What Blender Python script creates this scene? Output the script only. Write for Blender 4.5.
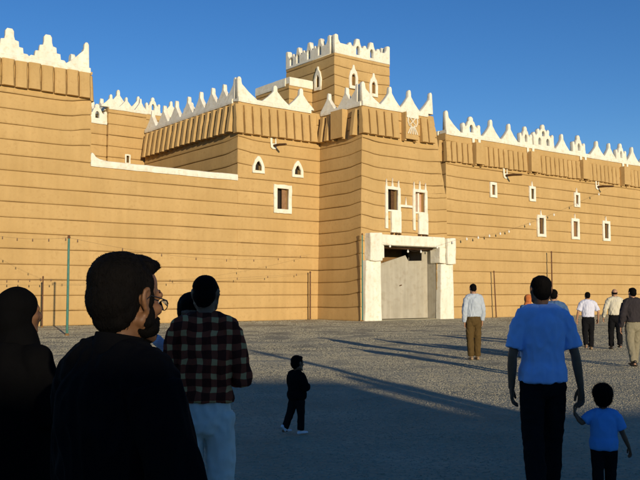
import bpy, bmesh, math, random
from mathutils import Vector, Matrix, noise, Quaternion
R = math.radians
random.seed(7)
scene = bpy.context.scene
for o in list(bpy.data.objects): bpy.data.objects.remove(o)
COL = scene.collection

# ------------------------------------------------------------------ camera, sky, sun, exposure
F, HC, HOR = 830.0, 1.6, 293.0            # focal length in photo pixels, eye height, horizon row
PITCH = math.atan((HOR - 240) / F)
cam = bpy.data.cameras.new('camera'); camo = bpy.data.objects.new('camera', cam); COL.objects.link(camo)
cam.sensor_width = 36; cam.lens = 36 * F / 640; cam.clip_start = .05; cam.clip_end = 5000
camo.location = (0, 0, HC); camo.rotation_euler = (R(90) + PITCH, 0, 0)
scene.camera = camo

SUN_EL = R(9.5)
SUN_H = Vector((.35, -.937)).normalized()          # horizontal direction towards the sun
SUN_AZ = math.atan2(SUN_H.x, SUN_H.y)              # clockwise from +Y
world = bpy.data.worlds.new('World'); scene.world = world; world.use_nodes = True
wn = world.node_tree.nodes; wl = world.node_tree.links
for n in list(wn): wn.remove(n)
sky = wn.new('ShaderNodeTexSky'); sky.sky_type = 'NISHITA'; sky.sun_disc = False
sky.sun_elevation = SUN_EL; sky.sun_rotation = SUN_AZ
sky.altitude = 1300; sky.air_density = 1.0; sky.dust_density = 0.0; sky.ozone_density = 3.0
hsv = wn.new('ShaderNodeHueSaturation'); hsv.inputs['Saturation'].default_value = 1.2; hsv.inputs['Hue'].default_value = .511
bg = wn.new('ShaderNodeBackground'); bg.inputs['Strength'].default_value = .132
wo = wn.new('ShaderNodeOutputWorld')
wl.new(sky.outputs[0], hsv.inputs['Color']); wl.new(hsv.outputs[0], bg.inputs[0]); wl.new(bg.outputs[0], wo.inputs[0])
sun = bpy.data.lights.new('sun', 'SUN'); sun.energy = 4.6; sun.angle = R(.5); sun.color = (1, .84, .60)
suno = bpy.data.objects.new('sun', sun); COL.objects.link(suno)
sv = Vector((SUN_H.x * math.cos(SUN_EL), SUN_H.y * math.cos(SUN_EL), math.sin(SUN_EL)))
suno.rotation_euler = sv.to_track_quat('Z', 'Y').to_euler()
suno.location = (20, -40, 30)
vs = scene.view_settings
vs.view_transform = 'Standard'; vs.look = 'None'; vs.exposure = 0.0; vs.gamma = 1.0; vs.use_curve_mapping = False
scene.render.engine = 'CYCLES'
scene.render.resolution_x = 1024; scene.render.resolution_y = 768

# ------------------------------------------------------------------ helpers: palace frame, tags, meshes
A = R(52.5)
U = Vector((math.sin(A), math.cos(A), 0)); NRM = Vector((math.cos(A), -math.sin(A), 0))
G0 = Vector((2.28, 47.4, 0)); ROTZ = R(90) - A     # palace local: x along the wall, y into it, z up

def ray(px, py):
    d = Vector(((px - 320) / F, 1, -(py - 240) / F)); c, s = math.cos(PITCH), math.sin(PITCH)
    return Vector((d.x, d.y * c - d.z * s, d.y * s + d.z * c))
def gpt(px, py, depth=None):
    """ground point seen at a photo pixel"""
    d = ray(px, py); t = -HC / d.z
    return Vector((d.x * t, d.y * t, 0))

def tag(o, label=None, cat=None, group=None, kind=None):
    if label: o['label'] = label
    if cat: o['category'] = cat
    if group: o['group'] = group
    if kind: o['kind'] = kind
    return o
def empty(name, loc=(0, 0, 0), rz=0):
    o = bpy.data.objects.new(name, None); COL.objects.link(o); o.empty_display_size = .3
    o.location = loc; o.rotation_euler = (0, 0, rz); return o
def link(name, me, mat=None, parent=None, loc=(0, 0, 0), rz=0, smooth=False):
    o = bpy.data.objects.new(name, me); COL.objects.link(o)
    if mat and not len(me.materials): me.materials.append(mat)
    if smooth:
        for p in me.polygons: p.use_smooth = True
    o.location = loc; o.rotation_euler = (0, 0, rz)
    if parent: o.parent = parent
    return o
def mesh(verts, faces, name='m'):
    me = bpy.data.meshes.new(name); me.from_pydata([tuple(v) for v in verts], [], faces); me.update(); return me
def bm_mesh(bm, name='m'):
    me = bpy.data.meshes.new(name); bm.normal_update(); bm.to_mesh(me); bm.free(); return me
def box_mesh(x0, x1, y0, y1, z0, z1, bevel=0, wob=0, segs=1, seed=0):
    bm = bmesh.new(); bmesh.ops.create_cube(bm, size=1)
    for v in bm.verts:
        v.co = Vector((x0 + (v.co.x + .5) * (x1 - x0), y0 + (v.co.y + .5) * (y1 - y0), z0 + (v.co.z + .5) * (z1 - z0)))
    if segs > 1: bmesh.ops.subdivide_edges(bm, edges=bm.edges[:], cuts=segs, use_grid_fill=True)
    if bevel:
        es = [e for e in bm.edges if len(e.link_faces) == 2 and e.calc_face_angle(0) > .5]
        bmesh.ops.bevel(bm, geom=es, offset=bevel, segments=2, affect='EDGES', profile=.6)
    if wob:
        for v in bm.verts:
            q = v.co * 1.7 + Vector((seed * 3.1, 0, 0)); v.co += noise.noise_vector(q) * wob
    return bm_mesh(bm)
def tube(pts, radii, seg=12, ref=Vector((1, 0, 0)), cap=True):
    """closed tapered tube with elliptical sections; radii = r or (rx, ry). returns verts, faces"""
    pts = [Vector(p) for p in pts]; radii = [(r, r) if not isinstance(r, (tuple, list)) else r for r in radii]
    n = len(pts); V = []; Fc = []; rings = []
    P, RR, T = [], [], []
    for i in range(n):
        t = (pts[min(i + 1, n - 1)] - pts[max(i - 1, 0)]).normalized()
        P.append(pts[i]); RR.append(radii[i]); T.append(t)
    if cap:
        r0 = min(radii[0]); r1 = min(radii[-1])
        for k, (f, g) in enumerate(((.5, .87), (.87, .5))):
            P.insert(0, pts[0] - T[0 + k] * r0 * f * .8); RR.insert(0, (radii[0][0] * g, radii[0][1] * g)); T.insert(0, T[k])
        for f, g in ((.5, .87), (.87, .5)):
            P.append(pts[-1] + T[-1] * r1 * f * .8); RR.append((radii[-1][0] * g, radii[-1][1] * g)); T.append(T[-1])
    for p, r, t in zip(P, RR, T):
        b = t.cross(ref)
        if b.length < 1e-3: b = t.cross(Vector((0, 1, 0)))
        b.normalize(); a = b.cross(t).normalized()
        idx = []
        for j in range(seg):
            an = 2 * math.pi * j / seg
            V.append(p + a * (r[0] * math.cos(an)) + b * (r[1] * math.sin(an))); idx.append(len(V) - 1)
        rings.append(idx)
    for i in range(len(rings) - 1):
        for j in range(seg):
            k = (j + 1) % seg
            Fc.append((rings[i][j], rings[i + 1][j], rings[i + 1][k], rings[i][k]))
    Fc.append(tuple(rings[0])); Fc.append(tuple(reversed(rings[-1])))
    return V, Fc
class MB:
    def __init__(s): s.v = []; s.f = []
    def add(s, vf):
        n = len(s.v); s.v += [Vector(v) for v in vf[0]]; s.f += [tuple(i + n for i in f) for f in vf[1]]; return s
    def tube(s, pts, radii, seg=12, ref=Vector((1, 0, 0)), cap=True): return s.add(tube(pts, radii, seg, ref, cap))
    def ell(s, c, r, rot=None, seg=16, rings=10):
        V = []; Fc = []; c = Vector(c)
        for i in range(rings + 1):
            th = math.pi * i / rings
            for j in range(seg):
                ph = 2 * math.pi * j / seg
                p = Vector((r[0] * math.sin(th) * math.cos(ph), r[1] * math.sin(th) * math.sin(ph), r[2] * math.cos(th)))
                if rot: p = rot @ p
                V.append(c + p)
        for i in range(rings):
            for j in range(seg):
                k = (j + 1) % seg; a, b, d, e = i * seg + j, i * seg + k, (i + 1) * seg + k, (i + 1) * seg + j
                if i == 0: Fc.append((a, e, d))
                elif i == rings - 1: Fc.append((a, e, b))
                else: Fc.append((a, e, d, b))
        return s.add((V, Fc))
    def mesh(s): return mesh(s.v, s.f)
def curve_mesh(polys, thick, bevel=.02, res=2):
    """2-D outlines (x, z), inner ones become holes -> extruded bevelled mesh standing in the x/z plane, front at y=0"""
    cu = bpy.data.curves.new('c', 'CURVE'); cu.dimensions = '2D'; cu.fill_mode = 'BOTH'
    cu.extrude = max(thick / 2 - bevel, .001); cu.bevel_depth = bevel; cu.bevel_resolution = 1; cu.offset = -bevel
    for poly in polys:
        sp = cu.splines.new('POLY'); sp.points.add(len(poly) - 1)
        for p, q in zip(sp.points, poly): p.co = (q[0], q[1], 0, 1)
        sp.use_cyclic_u = True
    o = bpy.data.objects.new('c', cu); COL.objects.link(o)
    dg = bpy.context.evaluated_depsgraph_get()
    me = bpy.data.meshes.new_from_object(o.evaluated_get(dg))
    bpy.data.objects.remove(o); bpy.data.curves.remove(cu)
    me.materials.clear()
    me.transform(Matrix.Translation((0, thick / 2, 0)) @ Matrix.Rotation(R(90), 4, 'X'))
    me.update(); return me
def arc(cx, cz, rx, rz, a0, a1, n=8):
    return [(cx + rx * math.cos(R(a0 + (a1 - a0) * i / n)), cz + rz * math.sin(R(a0 + (a1 - a0) * i / n))) for i in range(n + 1)]

# ------------------------------------------------------------------ materials
def mat_base(name):
    m = bpy.data.materials.new(name); m.use_nodes = True; nt = m.node_tree
    return m, nt, nt.nodes['Principled BSDF']
def noise_mat(name, c0, c1, scale=3.0, rough=.9, bump=.3, bscale=40, bdist=.02, c2=None, scale2=25, spec=.2, stretch=(1, 1, 1), world=False, streak=0, obj_var=0):
    m, nt, b = mat_base(name); N_, L = nt.nodes, nt.links
    tc = N_.new('ShaderNodeTexCoord'); mp = N_.new('ShaderNodeMapping'); mp.inputs['Scale'].default_value = stretch
    if world:
        ge = N_.new('ShaderNodeNewGeometry'); L.new(ge.outputs['Position'], mp.inputs[0])
    else: L.new(tc.outputs['Object'], mp.inputs[0])
    n1 = N_.new('ShaderNodeTexNoise'); n1.inputs['Scale'].default_value = scale; n1.inputs['Detail'].default_value = 6; n1.inputs['Roughness'].default_value = .62
    L.new(mp.outputs[0], n1.inputs['Vector'])
    cr = N_.new('ShaderNodeValToRGB'); cr.color_ramp.elements[0].position = .33; cr.color_ramp.elements[1].position = .68
    cr.color_ramp.elements[0].color = (*c0, 1); cr.color_ramp.elements[1].color = (*c1, 1)
    L.new(n1.outputs[0], cr.inputs[0]); col = cr.outputs[0]
    if c2:
        n2 = N_.new('ShaderNodeTexNoise'); n2.inputs['Scale'].default_value = scale2; n2.inputs['Detail'].default_value = 4
        L.new(mp.outputs[0], n2.inputs['Vector'])
        r2 = N_.new('ShaderNodeValToRGB'); r2.color_ramp.elements[0].position = .52; r2.color_ramp.elements[1].position = .72
        L.new(n2.outputs[0], r2.inputs[0])
        mx = N_.new('ShaderNodeMix'); mx.data_type = 'RGBA'; L.new(r2.outputs[0], mx.inputs[0]); L.new(col, mx.inputs[6]); mx.inputs[7].default_value = (*c2, 1); col = mx.outputs[2]
    if streak:
        m2 = N_.new('ShaderNodeMapping'); m2.inputs['Scale'].default_value = (2.2, 2.2, .16)
        if world: L.new(ge.outputs['Position'], m2.inputs[0])
        else: L.new(tc.outputs['Object'], m2.inputs[0])
        n3 = N_.new('ShaderNodeTexNoise'); n3.inputs['Scale'].default_value = 1.6; n3.inputs['Detail'].default_value = 5
        L.new(m2.outputs[0], n3.inputs['Vector'])
        mr = N_.new('ShaderNodeMapRange'); mr.inputs[1].default_value = .35; mr.inputs[2].default_value = .7; mr.inputs[3].default_value = 1 - streak; mr.inputs[4].default_value = 1 + streak * .4
        L.new(n3.outputs[0], mr.inputs[0])
        hs = N_.new('ShaderNodeHueSaturation'); L.new(col, hs.inputs['Color']); L.new(mr.outputs[0], hs.inputs['Value']); col = hs.outputs[0]
    if obj_var:
        oi = N_.new('ShaderNodeObjectInfo'); mr = N_.new('ShaderNodeMapRange'); mr.inputs[3].default_value = 1 - obj_var; mr.inputs[4].default_value = 1 + obj_var
        L.new(oi.outputs['Random'], mr.inputs[0])
        hs = N_.new('ShaderNodeHueSaturation'); L.new(col, hs.inputs['Color']); L.new(mr.outputs[0], hs.inputs['Value']); col = hs.outputs[0]
    L.new(col, b.inputs['Base Color']); b.inputs['Roughness'].default_value = rough; b.inputs['Specular IOR Level'].default_value = spec
    if bump:
        nb = N_.new('ShaderNodeTexNoise'); nb.inputs['Scale'].default_value = bscale; nb.inputs['Detail'].default_value = 5; nb.inputs['Roughness'].default_value = .65
        L.new(mp.outputs[0], nb.inputs['Vector'])
        bp = N_.new('ShaderNodeBump'); bp.inputs['Strength'].default_value = bump; bp.inputs['Distance'].default_value = bdist
        L.new(nb.outputs[0], bp.inputs['Height']); L.new(bp.outputs[0], b.inputs['Normal'])
    return m
def plain(name, c, rough=.6, metal=0, spec=.4):
    m, nt, b = mat_base(name); b.inputs['Base Color'].default_value = (*c, 1); b.inputs['Roughness'].default_value = rough
    b.inputs['Metallic'].default_value = metal; b.inputs['Specular IOR Level'].default_value = spec; return m
M = {}
M['mud'] = noise_mat('mud_plaster', (.475, .312, .126), (.54, .362, .155), .45, .95, .35, 14, .03, (.47, .305, .125), 6, .08, world=True, streak=.055, obj_var=.025)
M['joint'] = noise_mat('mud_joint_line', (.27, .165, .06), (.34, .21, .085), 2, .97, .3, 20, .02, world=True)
M['core'] = noise_mat('mud_joint', (.17, .095, .035), (.23, .13, .05), 3, .97, .3, 20, .02, world=True)
M['white'] = noise_mat('whitewash', (.76, .715, .58), (.84, .80, .68), 1.1, .85, .4, 12, .025, (.70, .63, .47), 5, .12, world=True, streak=.09)
M['wood'] = noise_mat('old_wood', (.07, .035, .015), (.15, .08, .035), 4, .85, .4, 30, .01, stretch=(1, 1, 6))
M['shutter'] = noise_mat('shutter_wood', (.22, .12, .06), (.32, .19, .10), 5, .8, .3, 30, .01)
M['rose'] = noise_mat('rose_shutter', (.50, .30, .20), (.58, .38, .27), 5, .8, .2, 30, .01)
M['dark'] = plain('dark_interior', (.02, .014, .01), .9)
M['door'] = noise_mat('gate_sheet', (.38, .345, .265), (.44, .405, .32), .9, .75, .2, 6, .02, (.36, .32, .24), 3, .25, world=True, streak=.12)
M['green'] = noise_mat('green_paint', (.045, .15, .12), (.07, .20, .16), 6, .5, .1, 40, .005)
M['rust'] = noise_mat('rusty_pipe', (.09, .045, .025), (.16, .08, .04), 8, .8, .3, 50, .005)
M['cable'] = plain('cable', (.10, .07, .05), .7)
M['bulb'] = plain('bulb_glass', (.75, .74, .68), .25)
M['bulb_dark'] = plain('bulb_coloured', (.16, .09, .05), .4)

# ground: gravel
def gravel_mat():
    m, nt, b = mat_base('gravel_ground'); N_, L = nt.nodes, nt.links
    ge = N_.new('ShaderNodeNewGeometry')
    n1 = N_.new('ShaderNodeTexNoise'); n1.inputs['Scale'].default_value = .35; n1.inputs['Detail'].default_value = 7; n1.inputs['Roughness'].default_value = .65
    n2 = N_.new('ShaderNodeTexNoise'); n2.inputs['Scale'].default_value = 14; n2.inputs['Detail'].default_value = 5; n2.inputs['Roughness'].default_value = .7
    vo = N_.new('ShaderNodeTexVoronoi'); vo.inputs['Scale'].default_value = 16
    for n in (n1, n2, vo): L.new(ge.outputs['Position'], n.inputs['Vector'])
    cr = N_.new('ShaderNodeValToRGB'); cr.color_ramp.elements[0].position = .35; cr.color_ramp.elements[1].position = .66
    cr.color_ramp.elements[0].color = (.29, .262, .175, 1); cr.color_ramp.elements[1].color = (.41, .375, .26, 1); L.new(n1.outputs[0], cr.inputs[0])
    c2 = N_.new('ShaderNodeValToRGB'); c2.color_ramp.elements[0].position = .3; c2.color_ramp.elements[1].position = .75
    c2.color_ramp.elements[0].color = (.84, .84, .84, 1); c2.color_ramp.elements[1].color = (1.14, 1.14, 1.12, 1); L.new(n2.outputs[0], c2.inputs[0])
    mx = N_.new('ShaderNodeMix'); mx.data_type = 'RGBA'; mx.blend_type = 'MULTIPLY'; mx.inputs[0].default_value = 1
    L.new(cr.outputs[0], mx.inputs[6]); L.new(c2.outputs[0], mx.inputs[7]); L.new(mx.outputs[2], b.inputs['Base Color'])
    b.inputs['Roughness'].default_value = .95; b.inputs['Specular IOR Level'].default_value = .1
    ad = N_.new('ShaderNodeMath'); ad.operation = 'ADD'; L.new(n2.outputs[0], ad.inputs[0]); L.new(vo.outputs['Distance'], ad.inputs[1])
    bp = N_.new('ShaderNodeBump'); bp.inputs['Strength'].default_value = .4; bp.inputs['Distance'].default_value = .03
    L.new(ad.outputs[0], bp.inputs['Height']); L.new(bp.outputs[0], b.inputs['Normal'])
    return m
M['gravel'] = gravel_mat()
M['pebble'] = noise_mat('pebbles', (.30, .275, .195), (.38, .35, .26), 2.3, .9, 0, world=True)

# ------------------------------------------------------------------ ground
def gz(x, y):
    d = math.hypot(x, y)
    if d > 90: return 0.0
    k = 1 if d < 38 else max(0, (90 - d) / 52)
    v = noise.noise(Vector((x * .22, y * .22, 1.3))) * .05 + noise.noise(Vector((x * .9, y * .9, 4.1))) * .018
    return v * k * .8
def axis(lo, hi, near, step, far):
    a = []; x = lo
    while x < hi:
        a.append(x); d = max(0, abs(x - near[0]) if x < near[0] else abs(x - near[1]) if x > near[1] else 0)
        x += step + d * far
    a.append(hi); return a
xs = axis(-900, 900, (-16, 22), .45, .25); ys = axis(-300, 2500, (1, 45), .45, .25)
gv = [(x, y, gz(x, y)) for y in ys for x in xs]; nx = len(xs)
gf = [(j * nx + i, j * nx + i + 1, (j + 1) * nx + i + 1, (j + 1) * nx + i) for j in range(len(ys) - 1) for i in range(nx - 1)]
ground = link('ground', mesh(gv, gf), M['gravel'], smooth=True); tag(ground, 'grey brown gravel forecourt before the palace', 'ground', kind='structure')

# ------------------------------------------------------------------ palace builder
class Thing:
    def __init__(s, name, label, cat, u0, y0, group=None):
        s.u0, s.y0 = u0, y0
        s.e = empty(name, G0 + U * u0 - NRM * y0, ROTZ); tag(s.e, label, cat, group)
    def add(s, name, me, mat, smooth=False, parent=None, loc=(0, 0, 0), rz=0):
        p = parent or s.e
        l = (loc[0] - s.u0, loc[1] - s.y0, loc[2]) if parent is None else loc
        return link(name, me, mat, p, l, rz, smooth)
    def loc(s, u, y, z): return (u, y, z)
class Face:
    """a vertical wall face; O = left end seen from outside, D = direction to the right, n = outward"""
    def __init__(s, O, D, L, sl=None, sr=None):
        s.O = Vector(O); s.D = Vector(D); s.L = L; s.n = Vector((s.D.y, -s.D.x)); s.rz = math.atan2(s.D.y, s.D.x)
        s.sl = sl or (lambda z: 0.0); s.sr = sr or (lambda z: L)
    def P(s, a, z, out=0.0):
        q = s.O + s.D * a + s.n * out; return Vector((q.x, q.y, z))
CH = .745; PT = .970
def courses(T, f, z0, z1, ups=(0, 0), openings=(), seed=0, upz=0):
    n = math.ceil((z1 - z0) / CH - .02); h = CH
    prof = [(0, -.055), (.0, -.012), (.03, .010), (.12, .020), (.45, .015), (.80, .006), (.955, -.008), (PT, -.055), (1.0, -.055)]
    def fout(fr):
        for (a, oa), (b, ob) in zip(prof[1:], prof[2:]):
            if a <= fr <= b: return oa + (ob - oa) * (fr - a) / (b - a)
        return -.055
    for k in range(n):
        za = z0 + k * h; zb = za + h
        V = []; Fc = []; jf = []; patch = []
        ops = [o for o in openings if o[2] < zb - .01 and o[3] > za + .01]
        zt_ = min(1.0, (z1 - za) / h)
        zc = sorted({0.0, zt_} | {min(max((z - za) / h, 0), zt_) for o in ops for z in (o[2], o[3])})
        for fa, fb in zip(zc, zc[1:]):
            if fb - fa < .01: continue
            zm = za + (fa + fb) / 2 * h
            L0, L1 = f.sl(zm), f.sr(zm)
            cut = sorted((o[0], o[1]) for o in ops if o[2] < zm < o[3])
            spans = []; a = L0
            for c0, c1 in cut:
                if c0 > a: spans.append((a, c0))
                a = max(a, c1)
            if L1 > a: spans.append((a, L1))
            pr = [(fr, o) for fr, o in prof if fa - 1e-6 <= fr <= fb + 1e-6]
            if fa > 0: pr = [(fa, -.055), (fa, fout(fa))] + [q for q in pr if q[0] > fa]
            if fb < 1 - 1e-6: pr = [q for q in pr if q[0] < fb] + [(fb, fout(fb)), (fb, -.055)]
            for (sa, sb) in spans:
                m = max(2, int((sb - sa) / .45)); base = len(V); w = len(pr); patch.append(base)
                for i in range(m + 1):
                    t = i / m
                    for fr, o in pr:
                        z = za + fr * h
                        lo = sa if sa > L0 + .01 else f.sl(z); hi = sb if sb < L1 - .01 else f.sr(z)
                        s_ = lo + (hi - lo) * t
                        up = ups[0] * math.exp(-((s_ - L0) / .75) ** 2) + ups[1] * math.exp(-((L1 - s_) / .75) ** 2)
                        up *= min(1, max(0, z1 - z) / 1.5, max(0, (z - z0) / 1.5), max(0, (z - upz) / 1.2))
                        wob = noise.noise(Vector((s_ * .7 + seed * 9.3, k * 3.7, seed))) * .022 + noise.noise(Vector((s_ * 2.3, z * 2, seed * 5.1))) * .012
                        zz = z + up + noise.noise(Vector((s_ * .45, k * 5.1, seed + 2.2))) * .022 * (0 if fr in (0,) and k == 0 else 1)
                        V.append(f.P(s_, zz, o + (wob if o > -.05 else 0)) - Vector((T.u0, T.y0, 0)))
                for i in range(m):
                    for j in range(w - 1):
                        p = base + i * w + j; Fc.append((p, p + w, p + w + 1, p + 1))
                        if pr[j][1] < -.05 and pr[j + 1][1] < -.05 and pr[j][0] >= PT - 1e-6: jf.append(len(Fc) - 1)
                for i0 in (0, m):          # close the ends
                    Fc.append(tuple(base + i0 * w + j for j in range(w)))
        if len(zc) == 2 and len(patch) > 1:      # an opening cuts the course into separate pieces
            jobs = []
            for a, b in zip(patch, patch[1:] + [len(V)]):
                ids = [n_ for n_, q in enumerate(Fc) if a <= q[0] < b]
                jobs.append((V[a:b], [tuple(i - a for i in Fc[n_]) for n_ in ids], [j for j, n_ in enumerate(ids) if n_ in jf]))
        else: jobs = [(V, Fc, jf)] if V else []
        for V_, F_, J_ in jobs:
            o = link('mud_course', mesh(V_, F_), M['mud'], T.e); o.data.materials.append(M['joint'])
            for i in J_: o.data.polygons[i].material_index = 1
            for p in o.data.polygons: p.use_smooth = len(p.vertices) == 4 and p.material_index == 0
            o.data.set_sharp_from_angle(angle=R(50))
_strips = {}
def strip_mesh(w, h, out, seed):
    key = (round(w, 3), round(h, 2), round(out, 2), seed % 4)
    if key in _strips: return _strips[key]
    V = []; Fc = []; lv = 5; rs = random.Random(seed % 4)
    for i in range(lv):
        t = i / (lv - 1); z = h * (1 - t) - h        # 0 at top .. -h at bottom
        o = .20 + (out - .20) * t + rs.uniform(-.015, .015); hw = w / 2 * (1 - .05 * math.sin(t * 3)) + rs.uniform(-.012, .012); c = min(.07, w * .18)
        for x, y in ((-hw, .1), (-hw, -o + c), (-hw + c, -o), (hw - c, -o), (hw, -o + c), (hw, .1)): V.append((x, y, z + (0 if 0 < i else 0)))
    for i in range(lv - 1):
        for j in range(5):
            a = i * 6 + j; Fc.append((a, a + 6, a + 7, a + 1))
    Fc.append(tuple(range(6))); Fc.append(tuple(reversed(range(lv * 6 - 6, lv * 6))))
    _strips[key] = mesh(V, Fc); return _strips[key]
def strips(T, f, zt, zb, pitch, wfrac=.8, out=.38, boxes=(), s0=None, s1=None, boxw=1.0):
    s0 = 0.0 if s0 is None else s0; s1 = f.L if s1 is None else s1
    n = max(1, round((s1 - s0) / pitch)); pt = (s1 - s0) / n
    for i in range(n):
        s_ = s0 + (i + .5) * pt
        if any(abs(s_ - b) < boxw / 2 + pt * .33 for b in boxes): continue
        me = strip_mesh(pt * wfrac, zt - zb, out, random.randrange(99))
        p = f.P(s_, zt + random.uniform(-.03, .03)); T.add('corbel_strip', me, M['mud'], loc=p, rz=f.rz)
    for b in boxes:          # hollow machicolation box between the strips
        hgt = zt - zb + .22; x = boxw / 2
        mb = MB()
        def bx(x0, x1, y0, y1, z0, z1):
            mb.add(([(x0, y0, z0), (x1, y0, z0), (x1, y1, z0), (x0, y1, z0), (x0, y0, z1), (x1, y0, z1), (x1, y1, z1), (x0, y1, z1)],
                    [(0, 3, 2, 1), (4, 5, 6, 7), (0, 1, 5, 4), (1, 2, 6, 5), (2, 3, 7, 6), (3, 0, 4, 7)]))
        bx(-x, x, -.42, -.33, -hgt + .1, 0); bx(-x, -x + .13, -.328, .05, -hgt, -.002); bx(x - .13, x, -.328, .05, -hgt, -.002)
        bx(-x + .132, x - .132, -.326, .05, -.2, -.004)
        p = f.P(b, zt + .14); T.add('machicolation', mb.mesh(), M['mud'], loc=p, rz=f.rz)
MER = {}
def merlon(kind):
    if kind in MER: return MER[kind]
    if kind == 'flame':
        half = [(.93, 0), (.92, .10), (.70, .27), (.47, .48), (.28, .68), (.15, .80), (.115, .88), (.125, .96), (.115, 1.14), (.06, 1.22)]
        po = [[(-x, z) for x, z in half] + [(x, z) for x, z in reversed(half)]]
    elif kind == 'half':
        half = [(1.36, 0), (1.30, .12), (1.02, .30), (.74, .50), (.48, .74), (.31, .88), (.27, 1.0), (.26, 1.2), (.20, 1.30), (.10, 1.30)]
        po = [[(0, 0)] + [(.03, 1.2)] + [(x, z) for x, z in reversed(half)]]
    elif kind == 'step':
        half = [(.93, 0), (.92, .16), (.84, .24), (.66, .24), (.62, .50), (.44, .52), (.41, .80), (.24, .84), (.19, 1.0), (.19, 1.25), (.12, 1.36)]
        po = [[(-x, z) for x, z in half] + [(x, z) for x, z in reversed(half)]]
    elif kind == 'cluster':
        po = [[(-.82, 0), (-.78, .45), (-.80, .72), (-.72, .84), (-.60, .80), (-.54, .55), (-.40, .68), (-.26, .98), (-.16, 1.06), (-.17, 1.24), (-.08, 1.36), (.08, 1.36), (.17, 1.24), (.16, 1.06), (.26, .98), (.40, .68), (.54, .55), (.60, .80), (.72, .84), (.80, .72), (.78, .45), (.82, 0)],
              [(-.17, .22), (-.18, .55)] + arc(0, .55, .17, .22, 170, 10, 5) + [(.18, .55), (.17, .22)]]
    elif kind == 'big':
        po = [[(-1.15, 0), (-1.12, .6), (-1.14, .95), (-1.02, 1.05), (-.92, .98), (-.86, .75), (-.62, 1.0), (-.66, 1.25), (-.54, 1.36), (-.44, 1.28), (-.38, 1.1), (-.24, 1.32), (-.16, 1.36), (-.15, 1.58), (-.07, 1.68), (.07, 1.68), (.15, 1.58), (.16, 1.36), (.24, 1.32), (.38, 1.1), (.44, 1.28), (.54, 1.36), (.66, 1.25), (.62, 1.0), (.86, .75), (.92, .98), (1.02, 1.05), (1.14, .95), (1.12, .6), (1.15, 0)],
              [(-.62, .18), (-.62, .5)] + arc(-.45, .5, .17, .2, 170, 10, 5) + [(-.28, .5), (-.28, .18)],
              [(.28, .18), (.28, .5)] + arc(.45, .5, .17, .2, 170, 10, 5) + [(.62, .5), (.62, .18)],
              [(-.16, .82), (-.16, 1.02)] + arc(0, 1.02, .16, .18, 170, 10, 5) + [(.16, 1.02), (.16, .82)]]
    me = curve_mesh(po, .30, .022)
    bm = bmesh.new(); bm.from_mesh(me)
    for v in bm.verts:
        v.co += noise.noise_vector(v.co * 2.3 + Vector((len(kind) * 3.3, 0, 0))) * .026
        if v.co.y > .05: pass
        zf = max(0, min(1, v.co.z / 1.3)); v.co.y = .16 + (v.co.y - .16) * (1.15 - .45 * zf)
    bm.to_mesh(me); bm.free(); MER[kind] = me; return me
def put_merlon(T, f, s_, z, kind, sc=1.0, flip=False, hz=1.0, out=.0, mat=None):
    o = T.add('merlon', merlon(kind), M['white'], loc=f.P(s_, z, out), rz=f.rz + random.uniform(-.02, .02))
    o.scale = ((-1 if flip else 1) * sc * random.uniform(.95, 1.05), 1, hz * random.uniform(.94, 1.06)); return o
def coping(T, f, z, h=.16, out=.07, depth=.5, s0=None, s1=None, name='coping', mat='white'):
    s0 = f.sl(z) if s0 is None else s0; s1 = f.sr(z) if s1 is None else s1
    m = max(2, int((s1 - s0) / .5)); V = []; Fc = []
    for i in range(m + 1):
        s_ = s0 + (s1 - s0) * i / m
        w = noise.noise(Vector((s_ * 1.3, z, 7.7))) * .03
        for o, zz in ((-depth, 0), (out, -.10 + w), (out + .02, 0.0), (out, h + w), (out - .04, h + .03 + w), (-depth, h + .03 + w)):
            V.append(f.P(s_, z + zz, o) - Vector((T.u0, T.y0, 0)))
    for i in range(m):
        for j in range(6):
            a = i * 6 + j; b = i * 6 + (j + 1) % 6; Fc.append((a, a + 6, b + 6, b))
    Fc.append(tuple(range(6))); Fc.append(tuple(reversed(range(m * 6, m * 6 + 6))))
    return link(name, mesh(V, Fc), M[mat], T.e)
def core(T, u0, u1, y0, y1, z1, z0=0.0):
    return T.add('wall_core', box_mesh(u0, u1, y0, y1, z0, z1), M['core'])
def window(T, f, s_, z, w, h, frame, hole, depth=.28, pane='dark', proud=.07, extra=None, fname='frame', shutter=None):
    """window part (its pane) with frame and reveal sub-parts; frame/hole are outlines relative to the window centre"""
    rv = MB(); x, t = w / 2, .05
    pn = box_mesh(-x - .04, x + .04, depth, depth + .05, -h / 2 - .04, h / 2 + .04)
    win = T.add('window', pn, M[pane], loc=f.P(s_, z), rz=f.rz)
    def bx(x0, x1, y0, y1, z0, z1):
        rv.add(([(x0, y0, z0), (x1, y0, z0), (x1, y1, z0), (x0, y1, z0), (x0, y0, z1), (x1, y0, z1), (x1, y1, z1), (x0, y1, z1)],
                [(0, 3, 2, 1), (4, 5, 6, 7), (0, 1, 5, 4), (1, 2, 6, 5), (2, 3, 7, 6), (3, 0, 4, 7)]))
    bx(-x - .10, -x, -.04, depth, -h / 2, h / 2); bx(x, x + .10, -.04, depth, -h / 2, h / 2)
    bx(-x - .10, x + .10, -.04, depth, h / 2 + .001, h / 2 + .10); bx(-x - .10, x + .10, -.04, depth, -h / 2 - .10, -h / 2 - .001)
    link('reveal', rv.mesh(), M['mud'], win)
    fr = link(fname, curve_mesh([frame, hole], .16, .025), M['white'], win, (0, -proud - .055, 0))
    if shutter:
        x0, x1, ang, mt = shutter
        link('shutter', box_mesh(0, x1 - x0, -.02, .02, -h / 2 + .02, h / 2 - .02), M[mt], win, (x0, depth * .45, 0), R(ang))
    return win
def rect(x, z0, z1): return [(-x, z0), (-x, z1), (x, z1), (x, z0)]
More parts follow.
